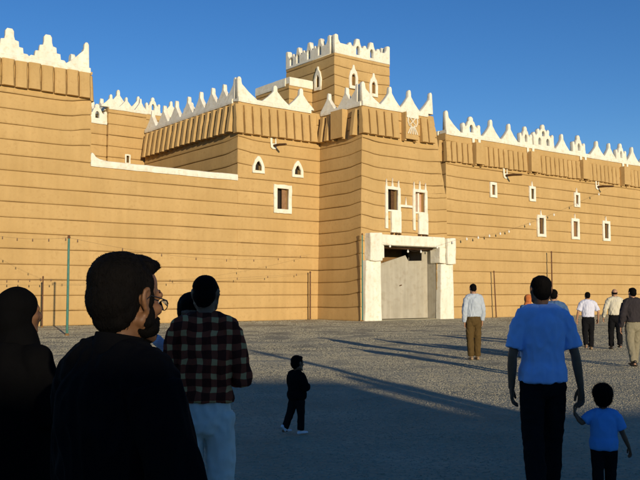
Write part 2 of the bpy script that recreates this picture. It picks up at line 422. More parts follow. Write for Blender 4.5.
def jag(pts, amp=.02, n=5, seed=1):
    rs = random.Random(seed); out = []
    for i, p in enumerate(pts):
        q = pts[(i + 1) % len(pts)]
        for k in range(n):
            t = k / n; a = amp if k else amp * .6
            out.append((p[0] + (q[0] - p[0]) * t + rs.uniform(-a, a), p[1] + (q[1] - p[1]) * t + rs.uniform(-a, a)))
    return out
def spout(T, f, s_, z, ang=14, length=1.5):
    """wooden gutter with the white patch it drains from"""
    sp = T.add('water_spout', MB().tube([(0, .25, .0), (0, -length * .5, -.03), (0, -length, -.10)], [.085, .075, .065], 8).mesh(), M['wood'], loc=f.P(s_, z), rz=f.rz, smooth=True)
    po = [(-.16, -.12), (-.20, .25), (-.17, .62), (-.05, .68), (.10, .66), (.13, .2), (.16, -.12), (.06, -.2), (-.06, -.2)]
    link('white_patch', curve_mesh([jag(po, .015, 2, 3), rect(.085, .08, .42)], .07, .015), M['white'], sp, (0, -.10, .02)).scale = (1.25, 1, 1.25)
    return sp

# ---- left corner tower -------------------------------------------------------------------
T = Thing('palace_tower', 'mud tower with large stepped white merlons at the low curtain wall end', 'tower', -14.5, 3.85)
fl = Face((-26, 3.96), (1, 0), 11.5, sr=lambda z: 11.5 - .012 * max(0, z - 8))
fr_ = Face((-14.5, 3.96), (0, 1), 10)
courses(T, fl, 0, 12.85, (0, .22), seed=1, upz=8.2); courses(T, fr_, 0, 12.85, (.2, 0), seed=2, upz=8.2)
core(T, -25.9, -14.75, 4.1, 13.8, 12.75)
strips(T, fl, 12.75, 11.45, .62, .93, .30, s1=11.4); strips(T, fr_, 12.75, 11.45, .62, .93, .30, s0=.3)
coping(T, fl, 12.85, s1=11.4); coping(T, fr_, 12.85, s0=.55)
for u in (-24.2, -22.35, -20.5, -18.62, -16.76): put_merlon(T, fl, u + 26, 12.95, 'step', 1, hz=1.0)
put_merlon(T, fl, 11.36, 12.95, 'half', .95, True, hz=1.05)
put_merlon(T, fr_, .6, 12.95, 'half', .8, hz=.9)
for s_ in (2.4, 4.3, 6.2): put_merlon(T, fr_, s_, 12.95, 'step')

# ---- low curtain wall --------------------------------------------------------------------
T = Thing('curtain_wall', 'plain low mud wall with whitewashed coping between tower and twin-niche block', 'wall', -14.5, 4)
fc = Face((-14.9, 4), (1, 0), 9.4)
courses(T, fc, 0, 11 * CH, (0, 0), seed=3)
core(T, -14.3, -5.8, 4.25, 4.9, 8.05)
coping(T, fc, 8.10, h=.22, depth=.95, s0=.42, s1=9.14)
hr = [(0, 0), (.01, .30), (.06, .42), (.16, .38), (.28, .22), (.5, .12), (.85, .07), (.9, 0)]
T.add('coping_rise', curve_mesh([hr], .3, .03), M['white'], loc=fc.P(.42, 8.3, .04))

# ---- twin-niche block (projecting bay) ---------------------------------------------------
T = Thing('palace_block', 'tall mud block with two triangular niches above a white framed window', 'building', -5.74, 4)
fb = Face((-5.74, 3.99), (1, 0), 6.05)
fs = Face((-5.74, 16), (0, -1), 12.0)
ops = [(-2.64 + 5.74 - .42, -2.64 + 5.74 + .42, 7.16 - .62, 7.16 + .62)]
for u in (-4.37, -1.55): ops.append((u + 5.74 - .22, u + 5.74 + .22, 8.72, 9.28))
courses(T, fb, 0, 12.665, (.16, 0), ops, seed=4, upz=8.2)
courses(T, fs, 0, 12.665, (0, .16), seed=5, upz=8.2)
core(T, -5.4, -.3, 4.4, 15.8, 12.5)
strips(T, fb, 12.42, 10.75, .61, .84, .36, s0=-.30, s1=5.6)
strips(T, fs, 12.5, 10.85, .68, .62, .44, s0=.1, s1=11.85)
coping(T, fb, 12.67, s0=-.02, s1=5.2); coping(T, fs, 12.67, s1=11.45)
for u in (-3.1, -1.19): put_merlon(T, fb, u + 5.74, 12.78, 'flame', 1.0, hz=.98)
put_merlon(T, fb, -.03, 12.78, 'half', 1.05, hz=1.02)
put_merlon(T, fs, 12.0 - .34, 12.78, 'half', .9, True, hz=.95)
for y in (5.75, 7.1, 8.55, 10.1, 11.75, 13.45, 15.2): put_merlon(T, fs, 16 - y, 12.78, 'flame', .80, hz=1.0)
window(T, fb, -2.64 + 5.74, 7.16, .84, 1.24, jag(rect(.64, -.86, .84), .02), rect(.41, -.61, .61), .30, 'dark', shutter=(.06, .41, 10, 'shutter'))
tri = [(-.24, -.28), (-.22, -.02), (-.10, .20), (0, .28), (.10, .20), (.22, -.02), (.24, -.28)]
for i, u in enumerate((-4.37, -1.55)):
    outer = [(-.42, -.45), (-.41, -.05), (-.24, .34), (-.06, .56), (.06, .56), (.24, .34), (.41, -.05), (.42, -.45)]
    window(T, fb, u + 5.74, 8.98, .44, .56, jag(outer, .012, 2, i), tri, .25, 'dark')
spout(T, fb, -3.3 + 5.74, 10.28, length=1.3)

# ---- gatehouse ---------------------------------------------------------------------------
T = Thing('gatehouse', 'projecting gate tower with white plastered gateway and two crowned windows', 'building', 0, 0)
def gsr(z): return 7.12 if z < 7.7 else 7.0 - (z - 7.7) * .205
gf_ = Face((0, 0), (1, 0), 7.12, sl=lambda z: .018 * z, sr=gsr)
gs = Face((.1, 4), (0, -1), 4.0)
gs.P = lambda a, z, out=0.0: Vector((.018 * z - out, 4 - a, z))
gr = Face((7.0, 0), (0, 1), 6)
gr.P = lambda a, z, out=0.0: Vector((gsr(z) - .03 + out, a, z))
ops = [(1.37, 6.2, -1, 4.4), (2.10, 2.92, 6.50, 7.72), (4.32, 5.14, 6.42, 7.72)]
courses(T, gf_, 0, 12.55, (.17, .10), ops, seed=6)
courses(T, gs, 0, 12.55, (0, .17), seed=7)
courses(T, gr, 8.1, 12.55, (.2, 0), seed=8)
core(T, .4, 5.7, 2.6, 9, 12.4); core(T, .4, 5.7, .45, 2.58, 12.38, 8.2); T.add('roof', box_mesh(.35, 5.8, .4, 9, 12.41, 12.5), M['mud'])
T.add('jamb', box_mesh(1.22, 1.36, .15, 2.55, 0, 4.42), M['door']); T.add('jamb', box_mesh(6.21, 6.35, .15, 2.55, 0, 4.42), M['door'])
T.add('gateway_ceiling', box_mesh(1.22, 6.35, .16, 2.55, 4.43, 4.6), M['wood'])
T.add('beam', MB().tube([(1.25, .32, 4.34), (6.3, .32, 4.34)], [.10, .09], 8).mesh(), M['wood'], smooth=True)
T.add('beam', MB().tube([(1.25, .62, 4.32), (6.3, .66, 4.33)], [.10, .11], 8).mesh(), M['wood'], smooth=True)
T.add('gateway_floor', box_mesh(1.3, 6.3, .0, 2.6, -.1, .035), M['gravel'])
leaf = [(1.42, .06), (1.44, 3.12), (2.9, 3.52), (4.3, 3.90), (4.55, 3.56), (5.70, 3.60), (5.72, 4.30), (6.17, 4.3), (6.18, .06)]
dr = T.add('gate_sheet', curve_mesh([leaf], .08, .015), M['door'], loc=(0, .78, 0))
link('latch', MB().tube([(-.03, 0, 0), (.08, -.02, .03)], [.035, .03], 8).mesh(), M['wood'], dr, (3.82, -.05, 2.05))
# white surround
def plaster(x0, x1, y0, y1, z0, z1, seed, taper=0, name='gate_post'):
    me = box_mesh(x0, x1, y0, y1, z0, z1, .07, .045, 3, seed)
    if taper:
        for v in me.vertices:
            t = (v.co.z - z0) / (z1 - z0); c = (x0 + x1) / 2; v.co.x = c + (v.co.x - c) * (1 - taper * t)
    return T.add(name, me, M['white'], smooth=False)
plaster(.10, 1.38, -.34, .12, -.03, 3.46, 1, .10); plaster(6.17, 7.36, -.34, .12, -.03, 3.40, 2, .10)
plaster(1.02, 6.62, -.36, .5, 4.38, 5.02, 3, 0, 'lintel')
plaster(.36, 1.30, -.52, .5, 3.42, 5.06, 4, 0, 'lintel_end'); plaster(6.60, 7.34, -.56, .5, 3.36, 4.98, 5, 0, 'lintel_end')
plaster(6.10, 6.60, -.38, .5, 3.44, 4.40, 6, 0, 'lintel_bracket')
plaster(1.22, 1.52, -.42, .4, 3.62, 4.38, 7, .2, 'lintel_bracket')
# crowned windows
def crowned(uc, wleft, seed, pane, sh):
    x = .41; fo = [(-.60, -1.72), (-.58, .72), (-.56, .78), (-.50, 1.22), (-.44, .78), (-.08, .80), (-.02, 1.30), (.05, .80), (.40, .78), (.47, 1.2), (.53, .76), (.60, .72), (.62, -1.72), (.18, -1.74), (.16, -.70), (-.40, -.72), (-.40, -1.74)]
    w = window(T, gf_, uc, 7.11, .82, 1.22, jag(fo, .012, 2, seed), rect(.40, -.60, .60), .26, pane, shutter=sh)
    link('apron', box_mesh(-.16, .62, -.16, .02, -1.95, -.66, .03, .02, 2, seed), M['white'], w)
    for k in (-.1, .25, .5): link('peg', MB().tube([(k, .0, -2.02), (k, -.22, -2.03)], [.055, .045], 6).mesh(), M['wood'], w)
    return w
crowned(2.50, 0, 1, 'dark', (.02, .40, 20, 'wood'))
w = crowned(4.74, 0, 2, 'rose', None)
link('mullion', box_mesh(-.02, .10, .10, .24, -.58, .58), M['white'], w)
T.add('window_tie', curve_mesh([[(3.08, 6.72), (3.08, 6.86), (3.52, 6.87), (3.57, 7.35), (3.65, 6.87), (4.12, 6.86), (4.12, 6.72)]], .09, .02), M['white'], loc=(0, -.09, 0))
strips(T, gf_, 12.3, 10.80, .60, .84, .36, boxes=(3.8,), s0=.0, s1=5.95, boxw=1.05)
strips(T, gs, 12.3, 10.75, .62, .70, .42, boxes=(2.1,), s0=.1, s1=3.75, boxw=1.1)
coping(T, gf_, 12.55, s0=.2, s1=5.5); coping(T, gs, 12.55, s0=.1, s1=3.9)
put_merlon(T, gf_, .20, 12.66, 'half', 1.05, hz=1.0)
for u in (2.47, 4.05): put_merlon(T, gf_, u, 12.66, 'flame', .86, hz=1.0)
put_merlon(T, gf_, 5.98, 12.66, 'half', .78, True, hz=1.08)
put_merlon(T, gs, 3.55, 12.66, 'half', .9, True, hz=.95)
for y in (1.6, 3.3): put_merlon(T, gs, 4 - y, 12.66, 'flame', .72, hz=.92)
# whitewashed ornament on the machicolation
orn = T.add('ornament', curve_mesh([jag(rect(.50, .55, .95), .02, 3, 5)], .05, .012), M['white'], loc=(3.8, -.48, 11.55))
def ribbon(pts, r=.055):
    return MB().tube([(x, 0, z) for x, z in pts], [(r, .03)] * len(pts), 8, Vector((0, 1, 0))).mesh()
link('ornament_loop', ribbon([(-.36, .56), (-.40, .30), (-.28, .06), (0, -.02), (.28, .06), (.40, .30), (.36, .56)]), M['white'], orn, (0, .02, 0))
link('ornament_loop', ribbon([(-.2, .54), (-.02, .34), (.2, .16), (.1, .02)], .04), M['white'], orn, (0, .02, 0))
link('ornament_loop', ribbon([(.2, .54), (.02, .34), (-.2, .16), (-.1, .02)], .04), M['white'], orn, (0, .02, 0))
for a in (-.38, -.2, 0, .2, .38): link('ornament_leg', ribbon([(a * .4, -.02), (a * .75, -.22), (a, -.42)], .05), M['white'], orn, (0, .02, 0))

# ---- right wing --------------------------------------------------------------------------
T = Thing('palace_wing', 'long mud wing with two rows of small white framed windows', 'building', 7.1, 0)
fw = Face((7.12, .03), (1, 0), 30); fwl = Face((7.12, 6.03), (0, -1), 6.0)
ZW = 11.68
wins = [(11.5, 8.38, .17, .34, 1), (15.53, 8.41, .17, .36, 2), (20.6, 8.34, .17, .36, 3), (29.2, 8.3, .17, .36, 7), (16.46, 6.24, .27, .56, 4), (20.34, 6.21, .27, .56, 5), (24.18, 6.24, .27, .56, 6), (31.0, 6.24, .27, .56, 8)]
ops = [(u - 7.12 - a, u - 7.12 + a, z - b, z + b) for u, z, a, b, _ in wins]
courses(T, fw, 0, ZW, (.06, 0), ops, seed=9, upz=6); courses(T, fwl, 7.45, ZW, (0, .14), seed=10)
core(T, 7.45, 36.9, .45, 7, ZW - .15)
for u, z, a, b, k in wins:
    big = a > .2; m = .20 if big else .17
    fo = [(-a - m, -b - m), (-a - m * .9, b + m)] + ([(-.10, b + m), (-.06, b + m + .34), (.02, b + m)] if big or k in (2, 3) else []) + [(a + m * .9, b + m), (a + m, -b - m)]
    window(T, fw, u - 7.12, z, 2 * a, 2 * b, jag(fo, .016, 2, k), rect(a - .01, -b + .01, b - .01), .26, 'dark', shutter=(a * .1, a, 8, 'wood' if k in (2, 4, 6) else 'shutter') if k in (1, 3, 5, 6, 4) else None)
boxes = [9.9 - 7.12, 15.45 - 7.12, 21.35 - 7.12, 26.6 - 7.12]
strips(T, fw, 11.15, 9.88, .50, .78, .27, boxes=boxes, s0=-.15, s1=29.8, boxw=.8)
strips(T, fwl, 11.25, 9.9, .55, .66, .40, s0=.3, s1=5.8)
coping(T, fw, ZW, s0=0); coping(T, fwl, ZW, s1=5.4)
put_merlon(T, fw, .02, ZW + .1, 'half', 1.0, hz=1.0)
for u, k, sc in [(9.55, 'cluster', 1.0), (11.5, 'flame', .95), (13.35, 'flame', .92), (15.05, 'cluster', .85), (17.0, 'big', 1.0), (19.15, 'flame', .85), (21.1, 'cluster', 1.0), (23.39, 'flame', .95), (25.0, 'flame', .80), (26.5, 'cluster', .85), (28.1, 'flame', .85), (29.9, 'flame', .9), (31.8, 'cluster', 1), (33.8, 'flame', .95)]:
    put_merlon(T, fw, u - 7.12, ZW + .1, k, sc, hz=1.04 if k == 'flame' else .96)
    if k == 'cluster':
        for dx, l in ((.05, .55), (.62, .5)):
            T.add('lime_drip', curve_mesh([[(-.12, .04), (-.10, -l * .6), (-.03, -l), (.04, -l * .7), (.10, -l * .8), (.12, .04)]], .06, .015), M['white'], loc=fw.P(u - 7.12 + dx, ZW, .11))
for u, z in ((12.75, 9.45), (23.15, 9.5), (29.6, 9.4)): spout(T, fw, u - 7.12, z, length=1.4)

# ---- keep, stair block, rear blocks ------------------------------------------------------
T = Thing('keep_tower', 'square keep with pierced white parapet rising highest above the palace roofs', 'tower', 6.12, 10)
kf = Face((6.12, 10), (1, 0), 5.36); ks = Face((6.12, 16.05), (0, -1), 6.05)
kw = [(7.85, 17.2), (9.8, 16.9)]
ops = [(u - 6.12 - .17, u - 6.12 + .17, z - .40, z + .42) for u, z in kw]
courses(T, kf, 11.3, 18.95, (.12, .12), ops, seed=11)
kso = [(16.05 - 11.9, 17.2)]
courses(T, ks, 11.3, 18.95, (.12, .12), [(s_ - .17, s_ + .17, z - .40, z + .42) for s_, z in kso], seed=12)
core(T, 6.45, 11.2, 10.35, 15.8, 18.8, 0); 
T.add('wall_back', box_mesh(6.2, 11.47, 15.8, 16.04, 11, 18.95), M['mud']); T.add('wall_back', box_mesh(11.22, 11.46, 10.1, 15.79, 11, 18.95), M['mud'])
def pw(i): return jag([(-.40, -.66), (-.42, .2), (-.30, .62), (-.12, .86), (-.05, 1.12), (.05, 1.12), (.12, .86), (.30, .62), (.42, .2), (.40, -.66)], .012, 2, i)
pin = [(-.18, -.42), (-.19, .22), (-.12, .40), (0, .50), (.12, .40), (.19, .22), (.18, -.42)]
for i, (u, z) in enumerate(kw): window(T, kf, u - 6.12, z, .36, .84, pw(i), pin, .25, 'shutter')
for s_, z in kso: window(T, ks, s_, z, .36, .84, pw(9), pin, .25, 'dark')
def parapet(L, prongs, holes, lo=.80):
    ev = [(0, 0), (0, lo + .55), (.10, lo + .62), (.30, lo + .58), (.34, lo + .25), (.5, lo + .02)]
    for x, w_, h_ in prongs: ev += [(x - w_ * 1.6, lo), (x - w_, lo + h_ * .45), (x - w_ * .6, lo + h_), (x + w_ * .6, lo + h_), (x + w_, lo + h_ * .45), (x + w_ * 1.6, lo)]
    ev += [(L - .5, lo + .02), (L - .34, lo + .25), (L - .30, lo + .58), (L - .1, lo + .62), (L, lo + .55), (L, 0)]
    hs = [[(x - .17, .22), (x - .17, .62)] + arc(x, .62, .17, .26, 170, 10, 5) + [(x + .17, .62), (x + .17, .22)] for x in holes]
    return curve_mesh([ev] + hs, .36, .04)
T.add('parapet', parapet(5.36, [(1.45, .13, .22), (2.2, .22, .62), (2.88, .13, .22), (3.55, .22, .60), (4.2, .13, .22)], [2.2, 3.55]), M['white'], loc=kf.P(0, 18.95, .06))
T.add('parapet', parapet(5.6, [(.95, .13, .25), (1.6, .2, .6), (2.3, .13, .22), (3.0, .22, .66), (3.7, .13, .22), (4.35, .22, .62)], [.75, 1.6, 3.0, 4.35], .82), M['white'], loc=ks.P(0, 18.95, .06), rz=ks.rz)
T.add('parapet', parapet(5.36, [(2.2, .2, .6), (3.5, .2, .6)], [2.2, 3.5]), M['white'], loc=(11.48, 16.05, 18.95), rz=math.pi)
T.add('parapet', parapet(5.2, [(2.2, .2, .6), (3.5, .2, .6)], [2.2, 3.5]), M['white'], loc=(11.5, 10.5, 18.95), rz=R(90))
T.add('roof', box_mesh(6.4, 11.2, 10.3, 15.8, 18.81, 18.9), M['mud'])

T = Thing('stair_block', 'low white rimmed stair block leaning against the square keep', 'building', 4.2, 12.6)
sf = Face((3.95, 12.6), (1, 0), 2.12); ss = Face((3.95, 17), (0, -1), 4.4)
courses(T, sf, 11.3, 16.9, (0, 0), seed=13); courses(T, ss, 11.3, 16.9, (0, 0), seed=14)
core(T, 4.2, 6.05, 12.9, 16.9, 16.8, 0)
coping(T, sf, 16.85, h=.5, depth=.4); coping(T, ss, 16.85, h=.5, depth=.4, s1=3.98)

T = Thing('rear_block', 'mud block with small slit window behind the low curtain wall', 'building', -8.36, 16)
rf = Face((-8.36, 16.2), (1, 0), 2.75); rl = Face((-8.36, 22), (0, -1), 5.8)
courses(T, rf, 7, 14.05, (0, 0), [(1.29, 1.49, 10.42, 10.92)], seed=15); courses(T, rl, 7, 14.05, (0, 0), seed=16)
core(T, -8.0, -5.7, 16.6, 21.9, 14.0, 0)
window(T, rf, 1.39, 10.67, .2, .5, jag(rect(.20, -.34, .34), .01), rect(.10, -.24, .24), .22, 'dark')
coping(T, rf, 14.05, h=.08); coping(T, rl, 14.05, h=.08, s1=5.3)
put_merlon(T, rf, .18, 14.1, 'flame', .75, hz=.75); put_merlon(T, rf, 1.30, 14.1, 'flame', .65, hz=.72); put_merlon(T, rf, 2.35, 14.1, 'flame', .5, hz=.7)
for s_ in (1, 2.6, 4.2): put_merlon(T, rl, s_, 14.1, 'flame', .75, hz=.75)

T = Thing('rear_wing', 'low rear mud wing with a pierced white merlon beside the corner tower', 'building', -16, 16.3)
rw = Face((-16, 16.4), (1, 0), 7.6)
courses(T, rw, 7, 13.0, seed=17); core(T, -15.9, -8.4, 16.7, 22, 12.9, 0); coping(T, rw, 13.0, h=.12)
put_merlon(T, rw, 6.95, 13.1, 'cluster', .85, hz=.85); put_merlon(T, rw, 5.2, 13.1, 'flame', .8, hz=.8)

T = Thing('rear_range', 'far mud range whose white merlons show over the twin-niche block roof', 'building', -6.4, 21)
ff = Face((-6.4, 21), (1, 0), 9.5)
courses(T, ff, 8, 15.2, seed=18); core(T, -6.3, 3.0, 21.3, 27, 15.1, 0); coping(T, ff, 15.2, h=.1)
for u, k, sc in ((-5.55, 'flame', .9), (-3.95, 'flame', .8), (-2.75, 'cluster', .75), (-1.2, 'flame', .8), (.6, 'cluster', .8), (2.2, 'flame', .8)):
    put_merlon(T, ff, u + 6.4, 15.28, k, sc, hz=1.05 if u < -5 else .9)
# ------------------------------------------------------------------ made-up house behind the viewer, added to shade the foreground
HB = Vector((0, -20, 0))
house = empty('shadow_house', HB); tag(house, 'unseen made-up mud house with roofline shaped to shade the foreground', 'house')
def hbox(name, *a, mat='mud', **k): return link(name, box_mesh(*a, **k), M[mat], house)
TE = math.tan(SUN_EL)
def roof_at(px, py):                      # roof height that throws the shadow edge seen at a photo pixel
    p = gpt(px, py); return (p.y - HB.y) / -SUN_H.y * TE
blocks = [(-16, 6.85, roof_at(140, 365)), (6.87, 8.38, (2.2 + 20) / -SUN_H.y * TE + 1.46), (8.40, 11.2, roof_at(215, 376)), (11.22, 13.5, roof_at(250, 380)), (13.52, 34, roof_at(560, 411))]  # roof steps shaped for the shadow edge; low gap lets sun reach heads
for i, (xa, xb, h_) in enumerate(blocks):
    hbox('wall', xa, xb, (-9 if i < 2 else -1.1) + .1 * i, 0, -.2, h_ - .2, bevel=.04)
    hbox('parapet', xa - .003 * i, xb + .004, -.42, .05 + .004 * i, h_ - .198, h_, bevel=.03, mat='white')
hbox('rear_wall', 8.41, 33.9, -9, -1.15, -.2, 3.2, bevel=.04)
hbox('streak_stack', 13.95, 14.35, -.85, -.45, blocks[4][2] - .3, blocks[4][2] + .75, bevel=.05)  # unseen stack, added to throw a narrow shadow streak on the gravel
for x in (-12, -6, 0, 9, 16, 22, 28):
    for z in (.9, 3.2):
        w_ = hbox('window', x, x + .9, .004, .03, z, z + 1.2, mat='dark')
        link('frame', curve_mesh([rect(.65, -.8, .8), rect(.44, -.59, .59)], .1, .02), M['white'], w_, (x + .45, .16, z + .6), math.pi)
hbox('door', 3.2, 4.5, .004, .04, -.1, 2.2, mat='wood')

# ------------------------------------------------------------------ poles and strings of lamps
def pole(px, py, top, name, label, mat, r=.045, hook=False, setback=None, base=None, lean=(0, 0)):
    b = gpt(px, py) if base is None else Vector(base); b.z = gz(b.x, b.y) - .05
    e = empty(name, b); tag(e, label, 'pole', 'lamp poles along the palace walls')
    link('shaft', MB().tube([(0, 0, -.1), (lean[0] * .5, lean[1] * .5, top * .5), (lean[0], lean[1], top)], [r, r * .95, r * .85], 10).mesh(), M[mat], e, smooth=True)
    link('foot', MB().tube([(0, 0, -.05), (0, 0, .09)], [r * 2.2, r * 1.6], 10).mesh(), M['core'], e)
    link('cap', MB().tube([(lean[0], lean[1], top), (lean[0], lean[1], top + .06)], [r * 1.2, r], 8).mesh(), M['rust'], e)
    return b + Vector((lean[0], lean[1], top))
def wallpt(u, y, z): return G0 + U * u - NRM * y + Vector((0, 0, z))
p1 = pole(67, 335.5, 3.75, 'lamp_pole', 'turquoise painted pole standing before the low curtain wall', 'green', .05)
p2 = pole(42, 327.5, 1.95 if False else 2.35, 'lamp_pole', 'thin rusty pole planted at the foot of the stepped-merlon tower', 'rust', .035)
p3 = pole(0, 0, 2.85, 'lamp_pole', 'short rusty pole in the corner between gatehouse and twin-niche block', 'rust', .045, base=wallpt(-.85, 3.6, 0))
p4 = pole(0, 0, 4.95, 'lamp_pole', 'tall green pole against the left edge of the white gateway', 'green', .04, base=wallpt(-.12, -.35, 0))
p5 = pole(0, 0, 3.0, 'lamp_pole', 'bent rusty pole against the wing wall right of the gateway', 'rust', .04, base=wallpt(11.2, -.4, 0), lean=(-.12, 0))
p6 = pole(0, 0, 4.45, 'lamp_pole', 'tall dark pole against the wing wall under its lower windows', 'rust', .05, base=wallpt(16.9, -.5, 0))
def light_string(label, pts, nb, sag, bulb='bulb', size=.05, r=.0035, group=None):
    e = empty('light_string', pts[0]); tag(e, label, 'string lights', 'strings of bulbs along the palace walls')
    P = []
    for a, b in zip(pts, pts[1:]):
        for i in range(13):
            t = i / 12; q = a.lerp(b, t); q = q - Vector((0, 0, sag * 4 * t * (1 - t) * (b - a).length / 12)); P.append(q)
    link('cable', MB().tube([p - pts[0] for p in P], [r] * len(P), 6).mesh(), M['cable'], e)
    bm_ = MB().tube([(0, 0, 0), (0, 0, -.05)], [.018, .022], 6).ell((0, 0, -.05 - size), (size, size, size * 1.25), seg=8, rings=6).mesh(); bm_.materials.append(M[bulb])
    for k in range(nb):
        f_ = (k + .5) / nb * (len(P) - 1); i = int(f_); q = P[i].lerp(P[min(i + 1, len(P) - 1)], f_ - i)
        link('bulb', bm_, None, e, q - pts[0], smooth=True)
light_string('upper string of dark bulbs from turquoise pole to the block corner', [wallpt(-21, 3.3, 4.6), p1, wallpt(-.9, 3.5, 3.9)], 16, .32, 'bulb_dark', .028)
light_string('lower string of dark bulbs along the low curtain wall', [wallpt(-21, 3.4, 2.2), p2 + Vector((0, 0, -.05)), p3], 16, .15, 'bulb_dark', .028)
light_string('string of white bulbs sagging across the white gateway', [p4, wallpt(3.6, -.75, 4.05), wallpt(7.6, -.7, 5.0)], 6, .15, 'bulb', .06)
light_string('string of white bulbs climbing the wing wall to a water spout', [wallpt(7.6, -.72, 5.02), wallpt(12.5, -.45, 5.75), wallpt(23.2, -1.0, 9.35)], 9, .18, 'bulb', .065)
# made-up posts behind the viewer, added to streak the lit gravel with shadow
def put_streak_post(b, h, label):
    e = empty('streak_post', (b[0], b[1], gz(*b) - .02)); tag(e, label, 'post', 'unseen posts added for shadow streaks')
    link('shaft', MB().tube([(0, 0, -.2), (0, 0, h)], [.15, .12], 12).mesh(), M['wood'], e, smooth=True)
    link('crossarm', MB().tube([(-.5, 0, h - .25), (.5, 0, h - .25)], [.05, .05], 8, Vector((0, 1, 0))).mesh(), M['wood'], e)
put_streak_post((8.7, -5.0), 30.5 * TE, 'taller unseen post with a crossarm, added for a shadow streak')
put_streak_post((7.35, -2.2), 19.4 * TE, 'shorter unseen post with a crossarm, added for a shadow streak')

# ------------------------------------------------------------------ gravel stones
def gravel_nodes():
    ng = bpy.data.node_groups.new('stones', 'GeometryNodeTree')
    ng.interface.new_socket('Geometry', in_out='INPUT', socket_type='NodeSocketGeometry'); ng.interface.new_socket('Geometry', in_out='OUTPUT', socket_type='NodeSocketGeometry')
    N_, L = ng.nodes, ng.links
    gi = N_.new('NodeGroupInput'); go = N_.new('NodeGroupOutput')
    def attr(n):
        a_ = N_.new('GeometryNodeInputNamedAttribute'); a_.data_type = 'FLOAT'; a_.inputs['Name'].default_value = n; return a_.outputs['Attribute']
    di = N_.new('GeometryNodeDistributePointsOnFaces'); L.new(attr('dens'), di.inputs['Density']); di.inputs['Seed'].default_value = 3
    ic = N_.new('GeometryNodeMeshIcoSphere'); ic.inputs['Radius'].default_value = 1; ic.inputs['Subdivisions'].default_value = 1
    sm = N_.new('GeometryNodeSetMaterial'); sm.inputs['Material'].default_value = M['pebble']
    io = N_.new('GeometryNodeInstanceOnPoints')
    rr = N_.new('FunctionNodeRandomValue'); rr.data_type = 'FLOAT_VECTOR'; rr.inputs['Min'].default_value = (-.35, -.35, 0); rr.inputs['Max'].default_value = (.35, .35, 6.28)
    rs = N_.new('FunctionNodeRandomValue'); rs.data_type = 'FLOAT_VECTOR'; rs.inputs['Min'].default_value = (.33, .33, .14); rs.inputs['Max'].default_value = (1, .8, .36); rs.inputs['Seed'].default_value = 5
    mu = N_.new('ShaderNodeVectorMath'); mu.operation = 'SCALE'; L.new(rs.outputs['Value'], mu.inputs[0]); L.new(attr('size'), mu.inputs['Scale'])
    L.new(gi.outputs[0], di.inputs['Mesh']); L.new(di.outputs['Points'], io.inputs['Points'])
    L.new(ic.outputs['Mesh'], sm.inputs['Geometry']); L.new(sm.outputs[0], io.inputs['Instance'])
    L.new(rr.outputs['Value'], io.inputs['Rotation']); L.new(mu.outputs[0], io.inputs['Scale']); L.new(io.outputs[0], go.inputs[0])
    return ng
def gravel():
    V = []; Fc = []; dens = []; size = []; nx_ = 30; ny = 90
    key = [(2.5, 420, .018), (11, 450, .018), (12, 850, .0185), (21, 800, .0195), (24, 330, .025), (40, 200, .029), (44, 85, .040), (66, 70, .042)]
    def at_(y, i):
        for p, q in zip(key, key[1:]):
            if y <= q[0]: return p[i] + (q[i] - p[i]) * (y - p[0]) / (q[0] - p[0])
        return key[-1][i]
    for j in range(ny + 1):
        y = 2.5 * (66 / 2.5) ** (j / ny); hw = y * .42 + 2.5
        for i in range(nx_ + 1):
            x = -hw + 2 * hw * i / nx_; V.append((x, y, gz(x, y))); dens.append(at_(y, 1) * (.8 + .5 * noise.noise(Vector((x * .5, y * .3, 9)))))
            size.append(at_(y, 2))
    for j in range(ny):
        for i in range(nx_):
            a = j * (nx_ + 1) + i; Fc.append((a, a + 1, a + nx_ + 2, a + nx_ + 1))
    me = mesh(V, Fc)
    me.attributes.new('dens', 'FLOAT', 'POINT').data.foreach_set('value', dens); me.attributes.new('size', 'FLOAT', 'POINT').data.foreach_set('value', size)
    o = link('gravel', me, M['pebble']); tag(o, 'loose grey brown gravel stones spread over the forecourt', 'gravel', kind='stuff')
    o.modifiers.new('stones', 'NODES').node_group = gravel_nodes()
gravel()

